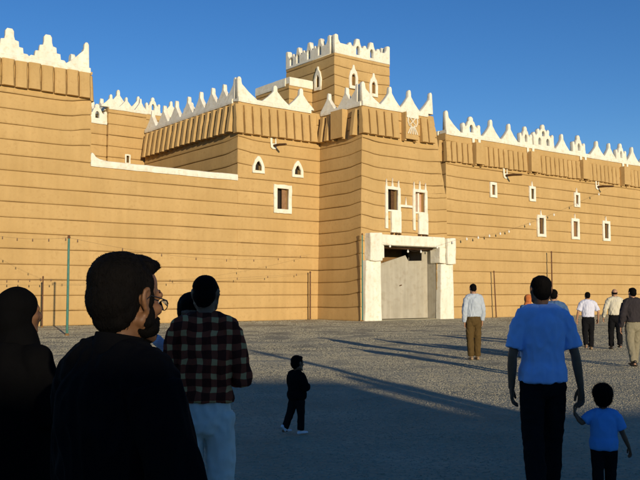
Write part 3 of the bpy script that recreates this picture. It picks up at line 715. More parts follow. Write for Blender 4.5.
# ------------------------------------------------------------------ people
def cloth_mat(name, c0, c1=None, rough=.85, sheen=.15, bump=.25):
    m = noise_mat(name, c0, c1 or tuple(x * 1.25 for x in c0), 9, .95, bump, 260, .002, spec=.04)
    return m
def plaid_mat():
    m, nt, b = mat_base('plaid_flannel'); N_, L = nt.nodes, nt.links
    tc = N_.new('ShaderNodeTexCoord'); sp = N_.new('ShaderNodeSeparateXYZ')
    nz = N_.new('ShaderNodeTexNoise'); nz.inputs['Scale'].default_value = 7; L.new(tc.outputs['Object'], nz.inputs['Vector'])
    sc = N_.new('ShaderNodeVectorMath'); sc.operation = 'MULTIPLY_ADD'; sc.inputs[1].default_value = (.05, .05, .05); L.new(nz.outputs['Color'], sc.inputs[0]); L.new(tc.outputs['Object'], sc.inputs[2])
    L.new(sc.outputs[0], sp.inputs[0])
    def stripes(sock, period, w, ph):
        a = N_.new('ShaderNodeMath'); a.operation = 'MULTIPLY_ADD'; a.inputs[1].default_value = 1 / period; a.inputs[2].default_value = ph; L.new(sock, a.inputs[0])
        f = N_.new('ShaderNodeMath'); f.operation = 'FRACT'; L.new(a.outputs[0], f.inputs[0])
        c = N_.new('ShaderNodeMath'); c.operation = 'LESS_THAN'; c.inputs[1].default_value = w; L.new(f.outputs[0], c.inputs[0]); return c.outputs[0]
    sx, sz = stripes(sp.outputs['X'], .086, .40, .3), stripes(sp.outputs['Z'], .082, .40, .1)
    an = N_.new('ShaderNodeMath'); an.operation = 'MULTIPLY'; L.new(sx, an.inputs[0]); L.new(sz, an.inputs[1])
    su = N_.new('ShaderNodeMath'); su.operation = 'MAXIMUM'; L.new(sx, su.inputs[0]); L.new(sz, su.inputs[1])
    m1 = N_.new('ShaderNodeMix'); m1.data_type = 'RGBA'; m1.inputs[6].default_value = (.06, .014, .008, 1); m1.inputs[7].default_value = (.20, .045, .022, 1); L.new(su.outputs[0], m1.inputs[0])
    m2 = N_.new('ShaderNodeMix'); m2.data_type = 'RGBA'; m2.inputs[7].default_value = (.48, .29, .12, 1); L.new(an.outputs[0], m2.inputs[0]); L.new(m1.outputs[2], m2.inputs[6])
    L.new(m2.outputs[2], b.inputs['Base Color']); b.inputs['Roughness'].default_value = .9; b.inputs['Specular IOR Level'].default_value = .1
    return m
def stripe_mat(name, c0, c1, per):
    m, nt, b = mat_base(name); N_, L = nt.nodes, nt.links
    tc = N_.new('ShaderNodeTexCoord'); w = N_.new('ShaderNodeTexWave'); w.bands_direction = 'Z'; w.inputs['Scale'].default_value = per
    L.new(tc.outputs['Object'], w.inputs[0]); cr = N_.new('ShaderNodeValToRGB'); cr.color_ramp.interpolation = 'CONSTANT'; cr.color_ramp.elements[1].position = .5
    cr.color_ramp.elements[0].color = (*c0, 1); cr.color_ramp.elements[1].color = (*c1, 1); L.new(w.outputs[0], cr.inputs[0]); L.new(cr.outputs[0], b.inputs['Base Color']); b.inputs['Roughness'].default_value = .85
    return m
M['skin'] = noise_mat('skin', (.36, .195, .115), (.42, .235, .145), 14, .55, .15, 160, .001, spec=.3)
M['skin_h'] = noise_mat('skin_tan', (.115, .054, .024), (.145, .07, .032), 14, .55, .15, 160, .001, spec=.3)
M['skin_b'] = noise_mat('skin_brown', (.15, .077, .042), (.19, .10, .057), 14, .55, .15, 160, .001, spec=.3)
M['hair'] = noise_mat('black_hair', (.0014, .0012, .0011), (.0032, .0025, .0022), 30, .85, .8, 120, .006, spec=.08, stretch=(1, 1, .3))
M['black'] = cloth_mat('black_cloth', (.0045, .0045, .005)); M['abaya'] = cloth_mat('abaya_cloth', (.002, .002, .0022))
M['plaid'] = plaid_mat(); M['jeans'] = cloth_mat('pale_denim', (.58, .58, .52), (.68, .68, .62))
M['blue'] = cloth_mat('blue_shirt', (.30, .50, .87), (.34, .55, .90)); M['kidblue'] = cloth_mat('kid_blue', (.10, .32, .72), (.12, .36, .76))
M['navy'] = cloth_mat('navy_cloth', (.05, .10, .20)); M['dtrouser'] = cloth_mat('dark_trouser', (.008, .008, .009))
M['shirtw'] = cloth_mat('grey_white_shirt', (.36, .41, .46), (.43, .48, .53)); M['shirtl'] = cloth_mat('lilac_white_shirt', (.55, .56, .66), (.62, .63, .72))
M['brown'] = cloth_mat('brown_trouser', (.075, .048, .018), (.10, .065, .025)); M['cream'] = cloth_mat('cream_shirt', (.52, .48, .36), (.60, .56, .44))
M['jacket'] = cloth_mat('dark_jacket', (.030, .026, .028)); M['khaki'] = cloth_mat('khaki_trouser', (.20, .18, .12), (.25, .22, .15))
M['orange'] = cloth_mat('orange_scarf', (.42, .13, .04), (.52, .18, .06)); M['shoe'] = plain('shoe_leather', (.03, .022, .016), .45); M['sneaker'] = plain('white_sneaker', (.6, .66, .72), .5)
M['tan_shoe'] = plain('tan_shoe', (.26, .17, .09), .6)
M['childstripe'] = stripe_mat('child_stripes', (.50, .55, .75), (.72, .72, .80), 26)
M['metal'] = plain('spectacle_metal', (.05, .045, .04), .3, .8); M['eye'] = plain('eye', (.5, .48, .45), .2); M['iris'] = plain('iris', (.02, .012, .008), .2)
M['silver'] = plain('silver_pin', (.8, .8, .78), .15, 1.0)
def glass_mat():
    m, nt, b = mat_base('lens_glass'); b.inputs['Base Color'].default_value = (1, 1, 1, 1); b.inputs['Roughness'].default_value = .02; b.inputs['Transmission Weight'].default_value = 1; b.inputs['IOR'].default_value = 1.1
    return m
M['lens'] = glass_mat()

def solid(mb, voxel, smooth=3, wr=0.0, wscale=9, seed=0, zs=.5):
    """union of the overlapping volumes in mb: one continuous remeshed surface"""
    me = mb.mesh(); o = bpy.data.objects.new('tmp', me); COL.objects.link(o)
    md = o.modifiers.new('r', 'REMESH'); md.mode = 'VOXEL'; md.voxel_size = voxel
    if smooth:
        sm = o.modifiers.new('s', 'SMOOTH'); sm.iterations = smooth; sm.factor = .5
    dg = bpy.context.evaluated_depsgraph_get(); r = bpy.data.meshes.new_from_object(o.evaluated_get(dg))
    bpy.data.objects.remove(o); bpy.data.meshes.remove(me)
    if wr:
        off = Vector((seed * 7.7, seed * 1.3, 0)); nn = [v.normal.copy() for v in r.vertices]
        for v, n in zip(r.vertices, nn):
            q = Vector((v.co.x, v.co.y, v.co.z * zs)) * wscale + off
            k = noise.noise(q); k2 = 1 - abs(noise.noise(q * 1.9 + Vector((3, 1, 7)))) * 2
            v.co += n * wr * (k * .6 + k2 * .55)
    for p in r.polygons: p.use_smooth = True
    r.update(); return r
def join(me_a, vf):
    """append plain geometry (hands) to a mesh"""
    bm = bmesh.new(); bm.from_mesh(me_a)
    vs_ = [bm.verts.new(v) for v in vf.v]
    for f in vf.f:
        try: bm.faces.new([vs_[i] for i in f]).smooth = True
        except ValueError: pass
    bm.to_mesh(me_a); bm.free(); me_a.update(); return me_a
def lerp(a, b, t): return a + (b - a) * t
def head_parts(mb, c, k, q, ears=True, detail=True):
    """head volumes round centre c, scale k, orientation q (y forward)"""
    def E_(p, r, rot=None): mb.ell(c + q @ (Vector(p) * k), [x * k for x in r], (q.to_matrix() @ rot) if rot else q.to_matrix(), 20, 12)
    def T_(ps, rs, seg=8): mb.tube([c + q @ (Vector(p) * k) for p in ps], [x * k for x in rs], seg)
    E_((0, -.014, .030), (.074, .094, .086)); E_((0, .028, -.030), (.059, .062, .078)); E_((0, .052, -.088), (.034, .038, .026))
    E_((0, -.03, -.04), (.060, .062, .06)); E_((0, .020, .046), (.062, .062, .054))
    for s in (-1, 1):
        T_([(s * .060, -.005, -.05), (s * .052, .025, -.078), (s * .02, .07, -.098)], [.020, .019, .018])
        E_((s * .040, .062, -.020), (.022, .020, .017))
        if ears:
            T_([(s * .074, .008, .018), (s * .084, -.004, .034), (s * .090, -.022, .028), (s * .089, -.024, .004), (s * .082, -.010, -.022), (s * .076, .004, -.034), (s * .073, .008, -.020)], [.006, .0065, .007, .007, .007, .0075, .006], 8)
            E_((s * .077, -.008, .002), (.008, .016, .026))
    T_([(-.044, .072, .018), (-.02, .084, .022), (.02, .084, .022), (.044, .072, .018)], [.012, .012, .012, .012])
    T_([(0, .084, .014), (0, .097, -.006), (0, .108, -.026)], [.009, .011, .014]); E_((-.011, .094, -.032), (.010, .011, .008)); E_((.011, .094, -.032), (.010, .011, .008))
    T_([(-.022, .080, -.060), (0, .090, -.057), (.022, .080, -.060)], [.005, .0075, .005]); T_([(-.018, .080, -.069), (0, .088, -.070), (.018, .080, -.069)], [.006, .0085, .006])
def hair_parts(mb, c, k, q, style='short', vol=1.0):
    def E_(p, r): mb.ell(c + q @ (Vector(p) * k), [x * k for x in r], q.to_matrix(), 18, 12)
    if style == 'short':
        E_((0, -.022, .050), (.081 * vol, .092 * vol, .076 * vol)); E_((0, -.050, .000), (.073 * vol, .066 * vol, .072)); E_((0, -.060, -.045), (.050, .036, .034))
        for s in (-1, 1): E_((s * .066, .006, .030), (.014, .030, .034)); E_((s * .070, .014, -.002), (.008, .010, .024))
        E_((0, .045, .090), (.052 * vol, .034, .024))
    elif style == 'bald':
        E_((0, -.058, -.010), (.070, .054, .040)); 
        for s in (-1, 1): E_((s * .066, -.02, .010), (.013, .036, .026))
    elif style == 'round':
        E_((0, -.020, .045), (.088 * vol, .102 * vol, .086 * vol)); E_((0, -.050, -.005), (.078 * vol, .066 * vol, .075 * vol))
        for s in (-1, 1): E_((s * .068, .004, .020), (.018, .034, .045))
        E_((0, .05, .075), (.060, .036, .034))
def eyes(parent, c, k, q):
    for s in (-1, 1):
        mb = MB().ell((0, 0, 0), (.0125 * k,) * 3, None, 12, 8)
        e = link('eye', mb.mesh(), M['eye'], parent, c + q @ (Vector((s * .031, .067, -.001)) * k), smooth=True)
        link('iris', MB().ell(q @ Vector((0, .0085 * k, 0)), (.0055 * k,) * 3, None, 10, 6).mesh(), M['iris'], e, smooth=True)
def hand(mb, wrist, fwd, side, pal, k, curl=.5, rl=1):
    """palm and five fingers. fwd = along the hand, side = towards the thumb, pal = palm normal"""
    fwd, side, pal = fwd.normalized(), side.normalized(), pal.normalized()
    def pt(a, b, c): return wrist + (fwd * a + side * b + pal * c) * k
    mb.tube([pt(-.03, 0, 0), pt(.0, 0, 0), pt(.045, .002, .004), pt(.088, .0, .006)], [(.026 * k, .021 * k), (.028 * k, .019 * k), (.040 * k, .016 * k), (.038 * k, .012 * k)], 10, side)
    for b, l, r in ((.030, .072, .0088), (.010, .080, .0092), (-.010, .074, .0088), (-.029, .058, .0078)):
        p = [pt(.080, b, .005)]; a = curl * .5; d = .0; x, z = .080, .005
        for seg in (.42, .33, .25):
            x += math.cos(a) * l * seg; z += math.sin(a) * l * seg; p.append(pt(x, b * 1.05, z)); a += curl * .75
        mb.tube(p, [r * k, r * k, r * .92 * k, r * .8 * k], 8, side)
    mb.tube([pt(.015, .022, .004), pt(.045, .045, .012), pt(.075, .052, .020), pt(.096, .050, .028)], [.013 * k, .0115 * k, .0105 * k, .0085 * k], 8, pal)

def tufts(src, n, length, seed, w=.0012, lift=.3, curl=.25):
    rs = random.Random(seed); V = []; Fc = []; polys = src.polygons
    for _ in range(n):
        p = polys[rs.randrange(len(polys))]; ce = p.center.copy(); nm = p.normal.copy(); d = Vector((0, -.2, -1)); d = d - nm * d.dot(nm)
        if d.length < 1e-3: d = Vector((rs.uniform(-1, 1), 1, 0))
        d = (d.normalized() + nm * rs.uniform(.05, lift) + Vector((rs.uniform(-curl, curl), rs.uniform(-curl, curl), rs.uniform(-curl, curl)))).normalized()
        sd = d.cross(nm)
        if sd.length < 1e-4: continue
        sd = sd.normalized() * w; a = ce - nm * .002; e = a + d * length * rs.uniform(.5, 1.1); i = len(V)
        V += [a - sd, a + sd, e]; Fc.append((i, i + 1, i + 2))
    return mesh(V, Fc)
def person(label, loc, yaw, H, outfit, pose=None, group=None, kid=False, hair='short', voxel=.012, skin='skin', head_yaw=0, head_tilt=0, hvol=1.0, seed=0, build=1.0, hero=False, strands=None):
    """standing / walking figure; local y is forward, x its right. pose: joint offsets"""
    P = dict(elbow_r=(.27, -.03, 1.13), wrist_r=(.28, .05, .88), elbow_l=(-.27, -.03, 1.13), wrist_l=(-.28, .05, .88),
             foot_r=(.10, 0), foot_l=(-.10, 0), knee_r=None, knee_l=None, lean=0.0, lift_r=0, lift_l=0, fdir_r=0, fdir_l=0, hand_r=None, hand_l=None)
    P.update(pose or {})
    s = H / 1.75; z0 = gz(loc[0], loc[1]) + .004
    root = empty('person', (loc[0], loc[1], z0), yaw); tag(root, label, 'person', group)
    S = lambda p: Vector(p) * s
    hs = 1.0
    if kid: hs = 1.42                     # larger head, shorter limbs
    def Z(z):                             # adult heights -> kid heights
        if not kid: return z
        return z * .86 if z < 1 else .86 + (z - 1) * .88
    hip_z, sh_z = Z(.92), Z(1.42)
    lean = P['lean']
    def tx(x, y, z): return Vector((x, y + lean * max(0, z - hip_z), z)) * s
    headc = tx(0, .025, (Z(1.50) + .135 * hs if kid else 1.635)); q = Quaternion((0, 0, 1), head_yaw) @ Quaternion((1, 0, 0), head_tilt)
    hk = s * hs
    B = build
    kw = .86 if kid else 1.0
    if kid: B = 1.08
    def torso(mb, grow, zlo, zhi=1.49, loose=0.0, hem=0.0):
        prof = [(.86, .150, .105), (.92, .160, .112), (1.00, .158, .110), (1.08, .146, .104), (1.20, .158, .110), (1.30, .172, .118), (1.38, .176, .112), (1.43, .150, .094), (1.47, .095, .074), (1.49, .072, .066)]
        pts = []; rr = []
        for z, rx, ry in prof:
            if z < zlo - .001 or z > zhi + .001: continue
            lo = loose * max(0, 1 - abs(z - 1.08) / .25) + (hem * max(0, min(1, (1.08 - z) / .12)))
            pts.append(tx(0, -.01 if z > 1.15 else 0, Z(z))); rr.append(((rx * B * kw + grow + lo) * s, (ry * B + grow + lo) * s))
        mb.tube(pts, rr, 20, cap=grow < 0)
        sw = .165 * B * kw
        mb.tube([tx(-sw, -.01, sh_z), tx(-.08 * kw, -.015, sh_z + .03), tx(.08 * kw, -.015, sh_z + .03), tx(sw, -.01, sh_z)], [(.062 + grow) * s, (.066 + grow) * s, (.066 + grow) * s, (.062 + grow) * s], 12, Vector((0, 1, 0)))
    shd = {1: tx(.185 * B * kw, -.01, sh_z - .01), -1: tx(-.185 * B * kw, -.01, sh_z - .01)}
    J = {}
    for sd, n in ((1, 'r'), (-1, 'l')):
        el, wr = Vector(P['elbow_' + n]), Vector(P['wrist_' + n])
        if kid: el = Vector((el.x * .9, el.y, Z(el.z))); wr = Vector((wr.x * .9, wr.y, Z(wr.z)))
        J['e' + n], J['w' + n] = tx(*el), tx(*wr)
        f = P['foot_' + n]; lift = P['lift_' + n]
        J['hip' + n] = tx(sd * .088 * kw, 0, hip_z); J['a' + n] = Vector((f[0] * kw, f[1], .085 + lift)) * s
        kn = P['knee_' + n]
        mid = (J['hip' + n] + J['a' + n]) / 2
        J['k' + n] = Vector((kn[0], kn[1], kn[2])) * s if kn else Vector((mid.x + sd * .008 * s, mid.y + (.025 + .35 * lift) * s, mid.z + .01 * s))
    # body: one continuous surface
    mb = MB(); torso(mb, -.012, .86)
    mb.tube([tx(0, -.015, Z(1.42)), tx(0, .0, Z(1.50)), headc + Vector((0, -.018, -.05)) * hk], [(.062 * s * kw, .060 * s), (.055 * s, .056 * s), (.056 * hk / (1 if not kid else 1.2), .058 * hk / (1 if not kid else 1.2))], 14)
    head_parts(mb, headc, hk, q)
    for sd, n in ((1, 'r'), (-1, 'l')):
        mid = (shd[sd] + J['e' + n]) / 2; fm = J['e' + n].lerp(J['w' + n], .3)
        mb.tube([shd[sd], mid, J['e' + n], fm, J['w' + n]], [.052 * s * B, .046 * s * B, .038 * s, .040 * s, .027 * s], 12, Vector((0, 1, 0)))
        kt = J['hip' + n].lerp(J['k' + n], .3); cf = J['k' + n].lerp(J['a' + n], .3)
        mb.tube([J['hip' + n], kt, J['k' + n], cf, J['a' + n]], [.085 * s * B, .082 * s * B, .054 * s, .055 * s, .036 * s], 12)
        a = J['a' + n]; fd = P['fdir_' + n]; d = Vector((math.sin(fd), math.cos(fd), 0)) * s
        mb.tube([a - d * .05 - Vector((0, 0, .045 * s)), a + d * .06 - Vector((0, 0, .050 * s)), a + d * .15 - Vector((0, 0, .062 * s))], [(.030 * s, .034 * s), (.036 * s, .028 * s), (.036 * s, .018 * s)], 10)
    body = solid(mb, voxel * s if not hero else voxel, 3)
    hm = MB()
    for sd, n in ((1, 'r'), (-1, 'l')):
        fw_ = P['hand_' + n] or tuple((J['w' + n] - J['e' + n]).normalized() * .8 + Vector((0, .05, -.3)))
        fw_ = Vector(fw_).normalized(); th = Vector((-sd * .35, 1, 0)); th = (th - fw_ * th.dot(fw_)).normalized()
        if th.length < .1: th = Vector((0, 1, 0))
        pal = fw_.cross(th) * sd
        if pal.dot(Vector((-sd, 0, 0))) < 0: pal = -pal
        hand(hm, J['w' + n], fw_, th, pal, s * (1.05 if not kid else 1.0), P.get('curl_' + n, .55))
    join(body, hm)
    bo = link('body', body, M[skin], root)
    eyes(root, headc, hk, q)
    if hair:
        hb = MB(); hair_parts(hb, headc, hk, q, hair, hvol)
        hmesh = solid(hb, voxel * s * .75 if not hero else .005, 2, .004, 40, seed)
        ho = link('hair', hmesh, M['hair'], root)
        if strands: link('hair_strands', tufts(hmesh, strands[0], strands[1], seed, .0012, strands[2], strands[3]), M['hair'], ho)
    # clothes
    o = outfit; vx = voxel * s
    if 'shirt' in o:
        mb = MB(); lo = o.get('hemz', .86) if o.get('untucked') else 1.0
        torso(mb, .016 + o.get('thick', 0), lo, 1.47, o.get('loose', .012), .026 if o.get('untucked') else 0)
        fr = o.get('sleeve', 1.0)
        for sd, n in ((1, 'r'), (-1, 'l')):
            e_, w_ = J['e' + n], J['w' + n]; g = .018 + o.get('thick', 0)
            if fr <= .6:
                en = shd[sd].lerp(e_, fr / .6 * .92); mb.tube([shd[sd], shd[sd].lerp(en, .5), en], [(.056 * B + g) * s, (.054 * B + g) * s, (.056 * B + g) * s], 14, Vector((0, 1, 0)), False)
            else:
                mb.tube([shd[sd], (shd[sd] + e_) / 2, e_, e_.lerp(w_, .5), e_.lerp(w_, .95)], [(.054 * B + g) * s, (.048 * B + g) * s, (.042 + g) * s, (.038 + g) * s, (.033 + g * .7) * s], 12, Vector((0, 1, 0)), False)
        sh = link('shirt' if not o.get('jacket') else 'jacket', solid(mb, vx, 1, .019 * s, 9.5, seed + 1), M[o['shirt']], root)
        cb = MB(); cz = Z(1.475); ct = tx(0, -.012, cz); up = tx(0, .006, Z(1.53) + o.get('collar', .018))
        V = []; Fc = []
        for i in range(20):
            an = 2 * math.pi * i / 20; ca, sa = math.cos(an), math.sin(an); hgt = .85 + .15 * (-sa)
            V += [ct + Vector((ca * .080 * kw, sa * .078, -.012)) * s, ct.lerp(up, hgt * .75) + Vector((ca * .067 * kw, sa * .066, 0)) * s, ct.lerp(up, hgt * .75) + Vector((ca * .060 * kw, sa * .059, 0)) * s, ct + Vector((ca * .066 * kw, sa * .064, 0)) * s]
        for i in range(20):
            k = (i + 1) % 20
            for j in range(3): Fc.append((i * 4 + j, k * 4 + j, k * 4 + j + 1, i * 4 + j + 1))
        link('collar', mesh(V, Fc), M[o['shirt']], sh, smooth=True)
    if 'trousers' in o:
        mb = MB(); g = .016; hw = o.get('wide', 0)
        mb.tube([tx(0, 0, Z(1.035)), tx(0, 0, Z(.98)), tx(0, 0, Z(.92)), tx(0, 0, Z(.86))], [(.152 * B * kw * s + g * s, .106 * B * s + g * s), (.160 * B * kw * s + g * s, .114 * s * B + g * s), (.164 * B * kw * s + g * s, .118 * s * B + g * s), (.150 * B * kw * s + g * s, .110 * s * B + g * s)], 20)
        for sd, n in ((1, 'r'), (-1, 'l')):
            h_, k_, a_ = J['hip' + n], J['k' + n], J['a' + n]
            mb.tube([h_, h_.lerp(k_, .35), k_, k_.lerp(a_, .5), k_.lerp(a_, .98)], [(.088 * B + g) * s, (.086 * B + g) * s, (.066 + g + hw * .5) * s, (.060 + g + hw) * s, (.056 + g + hw) * s], 14, Vector((1, 0, 0)), False)
        tr = link('trousers', solid(mb, vx, 2, .014 * s, 8.5, seed + 5, .8), M[o['trousers']], root)
        if not o.get('untucked') and 'shirt' in o:
            bw = MB().tube([tx(0, 0, Z(1.012)), tx(0, 0, Z(1.042))], [((.152 * B * kw + .028) * s, (.106 * B + .028) * s)] * 2, 20, cap=False)
            link('belt', bw.mesh(), M['shoe'], tr, smooth=True)
    for sd, n in ((1, 'r'), (-1, 'l')):
        a = J['a' + n]; fd = P['fdir_' + n]; d = Vector((math.sin(fd), math.cos(fd), 0)) * s; tl = P.get('tilt_' + n, 0)
        mb = MB()
        dz = Vector((0, 0, 1))
        mb.tube([a - d * .068 + dz * ((-.046 + tl * .6) * s), a - d * .01 + dz * ((-.040 + tl * .3) * s), a + d * .09 + dz * (-.052 * s), a + d * .175 + dz * (-.058 * s)], [(.036 * s, .036 * s), (.042 * s, .042 * s), (.046 * s, .030 * s), (.040 * s, .024 * s)], 12)
        mb.tube([a - d * .005 + dz * (-.04 * s), a + dz * (.03 * s)], [.042 * s, .042 * s], 10)
        link('shoe', solid(mb, .009 * max(s, .6), 2), M[o.get('shoes', 'shoe')], root)
    return dict(root=root, headc=headc, q=q, hk=hk, J=J, s=s, tx=tx)

def at(px, depth): return ((px - 320) / F * depth, depth)
walk = lambda a, b=-1: dict(foot_r=(.09, a), foot_l=(-.09, -a), lift_l=.05 if a > 0 else 0, lift_r=.05 if a < 0 else 0, tilt_l=.08 if a > 0 else 0, tilt_r=.08 if a < 0 else 0)
# far visitors
person('man in pale grey shirt and brown trousers standing alone facing the gateway', at(473, 19.9), R(4), 1.80, dict(shirt='shirtw', trousers='brown', shoes='tan_shoe', sleeve=1.0, loose=.02), dict(elbow_r=(.215, -.05, 1.14), wrist_r=(.20, .0, .90), elbow_l=(-.225, -.04, 1.13), wrist_l=(-.21, .02, .87), foot_r=(.09, .04), foot_l=(-.07, -.02)), seed=1, hvol=.97, head_tilt=-.25, build=.9)
person('man in lilac white short-sleeved shirt and black trousers walking to the wall', at(587, 23.3), R(-6), 1.60, dict(shirt='shirtl', trousers='dtrouser', sleeve=.55, shoes='tan_shoe', loose=.02), {**walk(.08), **dict(elbow_r=(.30, -.05, 1.15), wrist_r=(.31, .06, .93), elbow_l=(-.30, -.05, 1.15), wrist_l=(-.33, .02, .92))}, seed=2)
person('balding man in cream long-sleeved shirt and black trousers walking away', at(614, 23.6), R(-4), 1.70, dict(shirt='cream', trousers='dtrouser', loose=.03), {**walk(-.13), **dict(elbow_l=(-.29, -.02, 1.14), wrist_l=(-.31, .10, .93))}, hair='bald', seed=3)
person('man in dark jacket and khaki trousers walking beside the cream-shirted man', at(632, 17.8), R(8), 1.68, dict(shirt='jacket', trousers='khaki', jacket=True, untucked=False, thick=.012, loose=.02), {**walk(.14)}, seed=4)
person('man in navy shirt half hidden behind the tall blue-shirted man', at(553, 15.5), R(-10), 1.66, dict(shirt='navy', trousers='dtrouser', sleeve=.55), walk(.1), seed=5)
# tall man in blue holding a small child's hand
BL = at(541, 6.6)
person('tall man in blue short-sleeved shirt and black trousers holding a child by the hand', BL, R(2), 1.73, dict(shirt='blue', trousers='dtrouser', sleeve=.52, untucked=True, hemz=.92, loose=.012), dict(elbow_r=(.262, -.01, 1.13), wrist_r=(.312, .02, .86), elbow_l=(-.248, -.02, 1.12), wrist_l=(-.240, .05, .86), foot_r=(.10, .16), foot_l=(-.10, -.14), lift_l=.04, tilt_l=.08, hand_r=(.10, .05, -1)), skin='skin_b', seed=6, voxel=.011, build=.93, strands=(2500, .016, .3, .3))
CB = at(600, 6.5)
person('small curly-haired child in blue tee shirt led by the hand', CB, R(-14), .93, dict(shirt='kidblue', trousers='dtrouser', sleeve=.45, untucked=True, loose=.03), dict(elbow_l=(-.34, -.02, 1.28), wrist_l=(-.44, .03, 1.44), hand_l=(-.10, .05, .9), elbow_r=(.30, .02, 1.12), wrist_r=(.40, .12, .88), foot_r=(.10, .10), foot_l=(-.10, -.08)), kid=True, hair='round', hvol=1.18, skin='skin_b', voxel=.016, seed=7, strands=(3000, .026, .9, .9))
# child in black in the middle of the forecourt
person('small child in black jacket standing alone with one white shoe trailing', at(297, 9.55), R(-48), .93, dict(shirt='black', trousers='dtrouser', untucked=True, thick=.02, shoes='sneaker', loose=.03), dict(elbow_r=(.27, .04, 1.12), wrist_r=(.12, .20, 1.18), elbow_l=(-.27, .04, 1.12), wrist_l=(-.10, .20, 1.16), foot_r=(.10, .04), foot_l=(-.16, -.22), lift_l=.04, tilt_l=.17, hand_r=(-.8, .5, .3), hand_l=(.8, .5, .3)), kid=True, skin='skin_b', voxel=.016, seed=8, hvol=1.03, strands=(1500, .018, .5, .5))
# man in plaid carrying a child
PL = at(206, 5.0)
person('man in red and cream plaid shirt and pale jeans carrying a child', PL, R(6), 1.715, dict(shirt='plaid', trousers='jeans', untucked=True, hemz=1.0, loose=.01, sleeve=1.0), dict(elbow_r=(.235, -.02, 1.12), wrist_r=(.16, .27, 1.12), elbow_l=(-.23, .03, 1.15), wrist_l=(-.14, .30, 1.17), hand_r=(-.8, .5, .1), hand_l=(.7, .5, .1)), skin='skin_b', voxel=.011, seed=9, hvol=.96, head_yaw=R(-10), build=.86, strands=(2500, .016, .3, .3))
ch = empty('person', (PL[0] - .125, PL[1] + .25, 1.01), R(160)); tag(ch, 'small dark-haired child in striped top carried in the arms of the plaid-shirted man', 'person')
def carried(e):
    k = 1.0; hc = Vector((-.01, .02, .462)); q = Quaternion((0, 0, 1), R(20)) @ Quaternion((1, 0, 0), R(-10))
    mb = MB(); mb.tube([(0, 0, .0), (0, 0, .12), (0, 0, .24), (0, .0, .30)], [(.085, .075), (.085, .07), (.082, .062), (.05, .045)], 14)
    mb.tube([(0, 0, .26), (0, .01, .36)], [.042, .042], 10); head_parts(mb, hc, k, q)
    arms = {1: [(.085, 0, .27), (.165, .02, .24), (.20, .10, .31)], -1: [(-.085, 0, .27), (-.15, .08, .22), (-.10, .18, .24)]}
    legs = {1: [(.05, 0, .0), (.12, .14, .02), (.13, .10, -.18)], -1: [(-.05, 0, .0), (-.12, .14, .02), (-.13, .10, -.18)]}
    for s_ in (1, -1):
        mb.tube(arms[s_], [.032, .027, .020], 10); mb.tube(legs[s_], [.056, .044, .028], 10); mb.tube([legs[s_][2], Vector(legs[s_][2]) + Vector((0, .07, -.03))], [.026, .02], 8)
    me = solid(mb, .009, 3); hm = MB()
    for s_ in (1, -1):
        w = Vector(arms[s_][2]); fw_ = (w - Vector(arms[s_][1])).normalized(); th = Vector((0, 0, 1)); th = th - fw_ * th.dot(fw_); hand(hm, w, fw_, th, fw_.cross(th), .62, .5)
    join(me, hm); link('body', me, M['skin_b'], e); eyes(e, hc, k, q)
    hb = MB(); hair_parts(hb, hc, k, q, 'round', 1.02); link('hair', solid(hb, .009, 2, .003, 40, 3), M['hair'], e)
    mb = MB(); mb.tube([(0, 0, .02), (0, 0, .12), (0, 0, .24), (0, 0, .29)], [(.10, .09), (.098, .085), (.092, .074), (.062, .055)], 16)
    for s_ in (1, -1): mb.tube([arms[s_][0], arms[s_][1], Vector(arms[s_][1]).lerp(Vector(arms[s_][2]), .85)], [.046, .040, .034], 10)
    link('shirt', solid(mb, .010, 2, .006, 12, 2), M['childstripe'], e)
    mb = MB().tube([(0, 0, .05), (0, 0, -.02)], [(.098, .09), (.09, .085)], 14)
    for s_ in (1, -1): mb.tube(legs[s_], [.070, .056, .042], 10)
    link('trousers', solid(mb, .010, 2, .005, 12, 4), M['navy'], e)
    for s_ in (1, -1): a = Vector(legs[s_][2]); link('shoe', solid(MB().tube([a + Vector((0, -.02, -.02)), a + Vector((0, .09, -.05))], [.036, .028], 10), .008, 2), M['shoe'], e)
carried(ch)

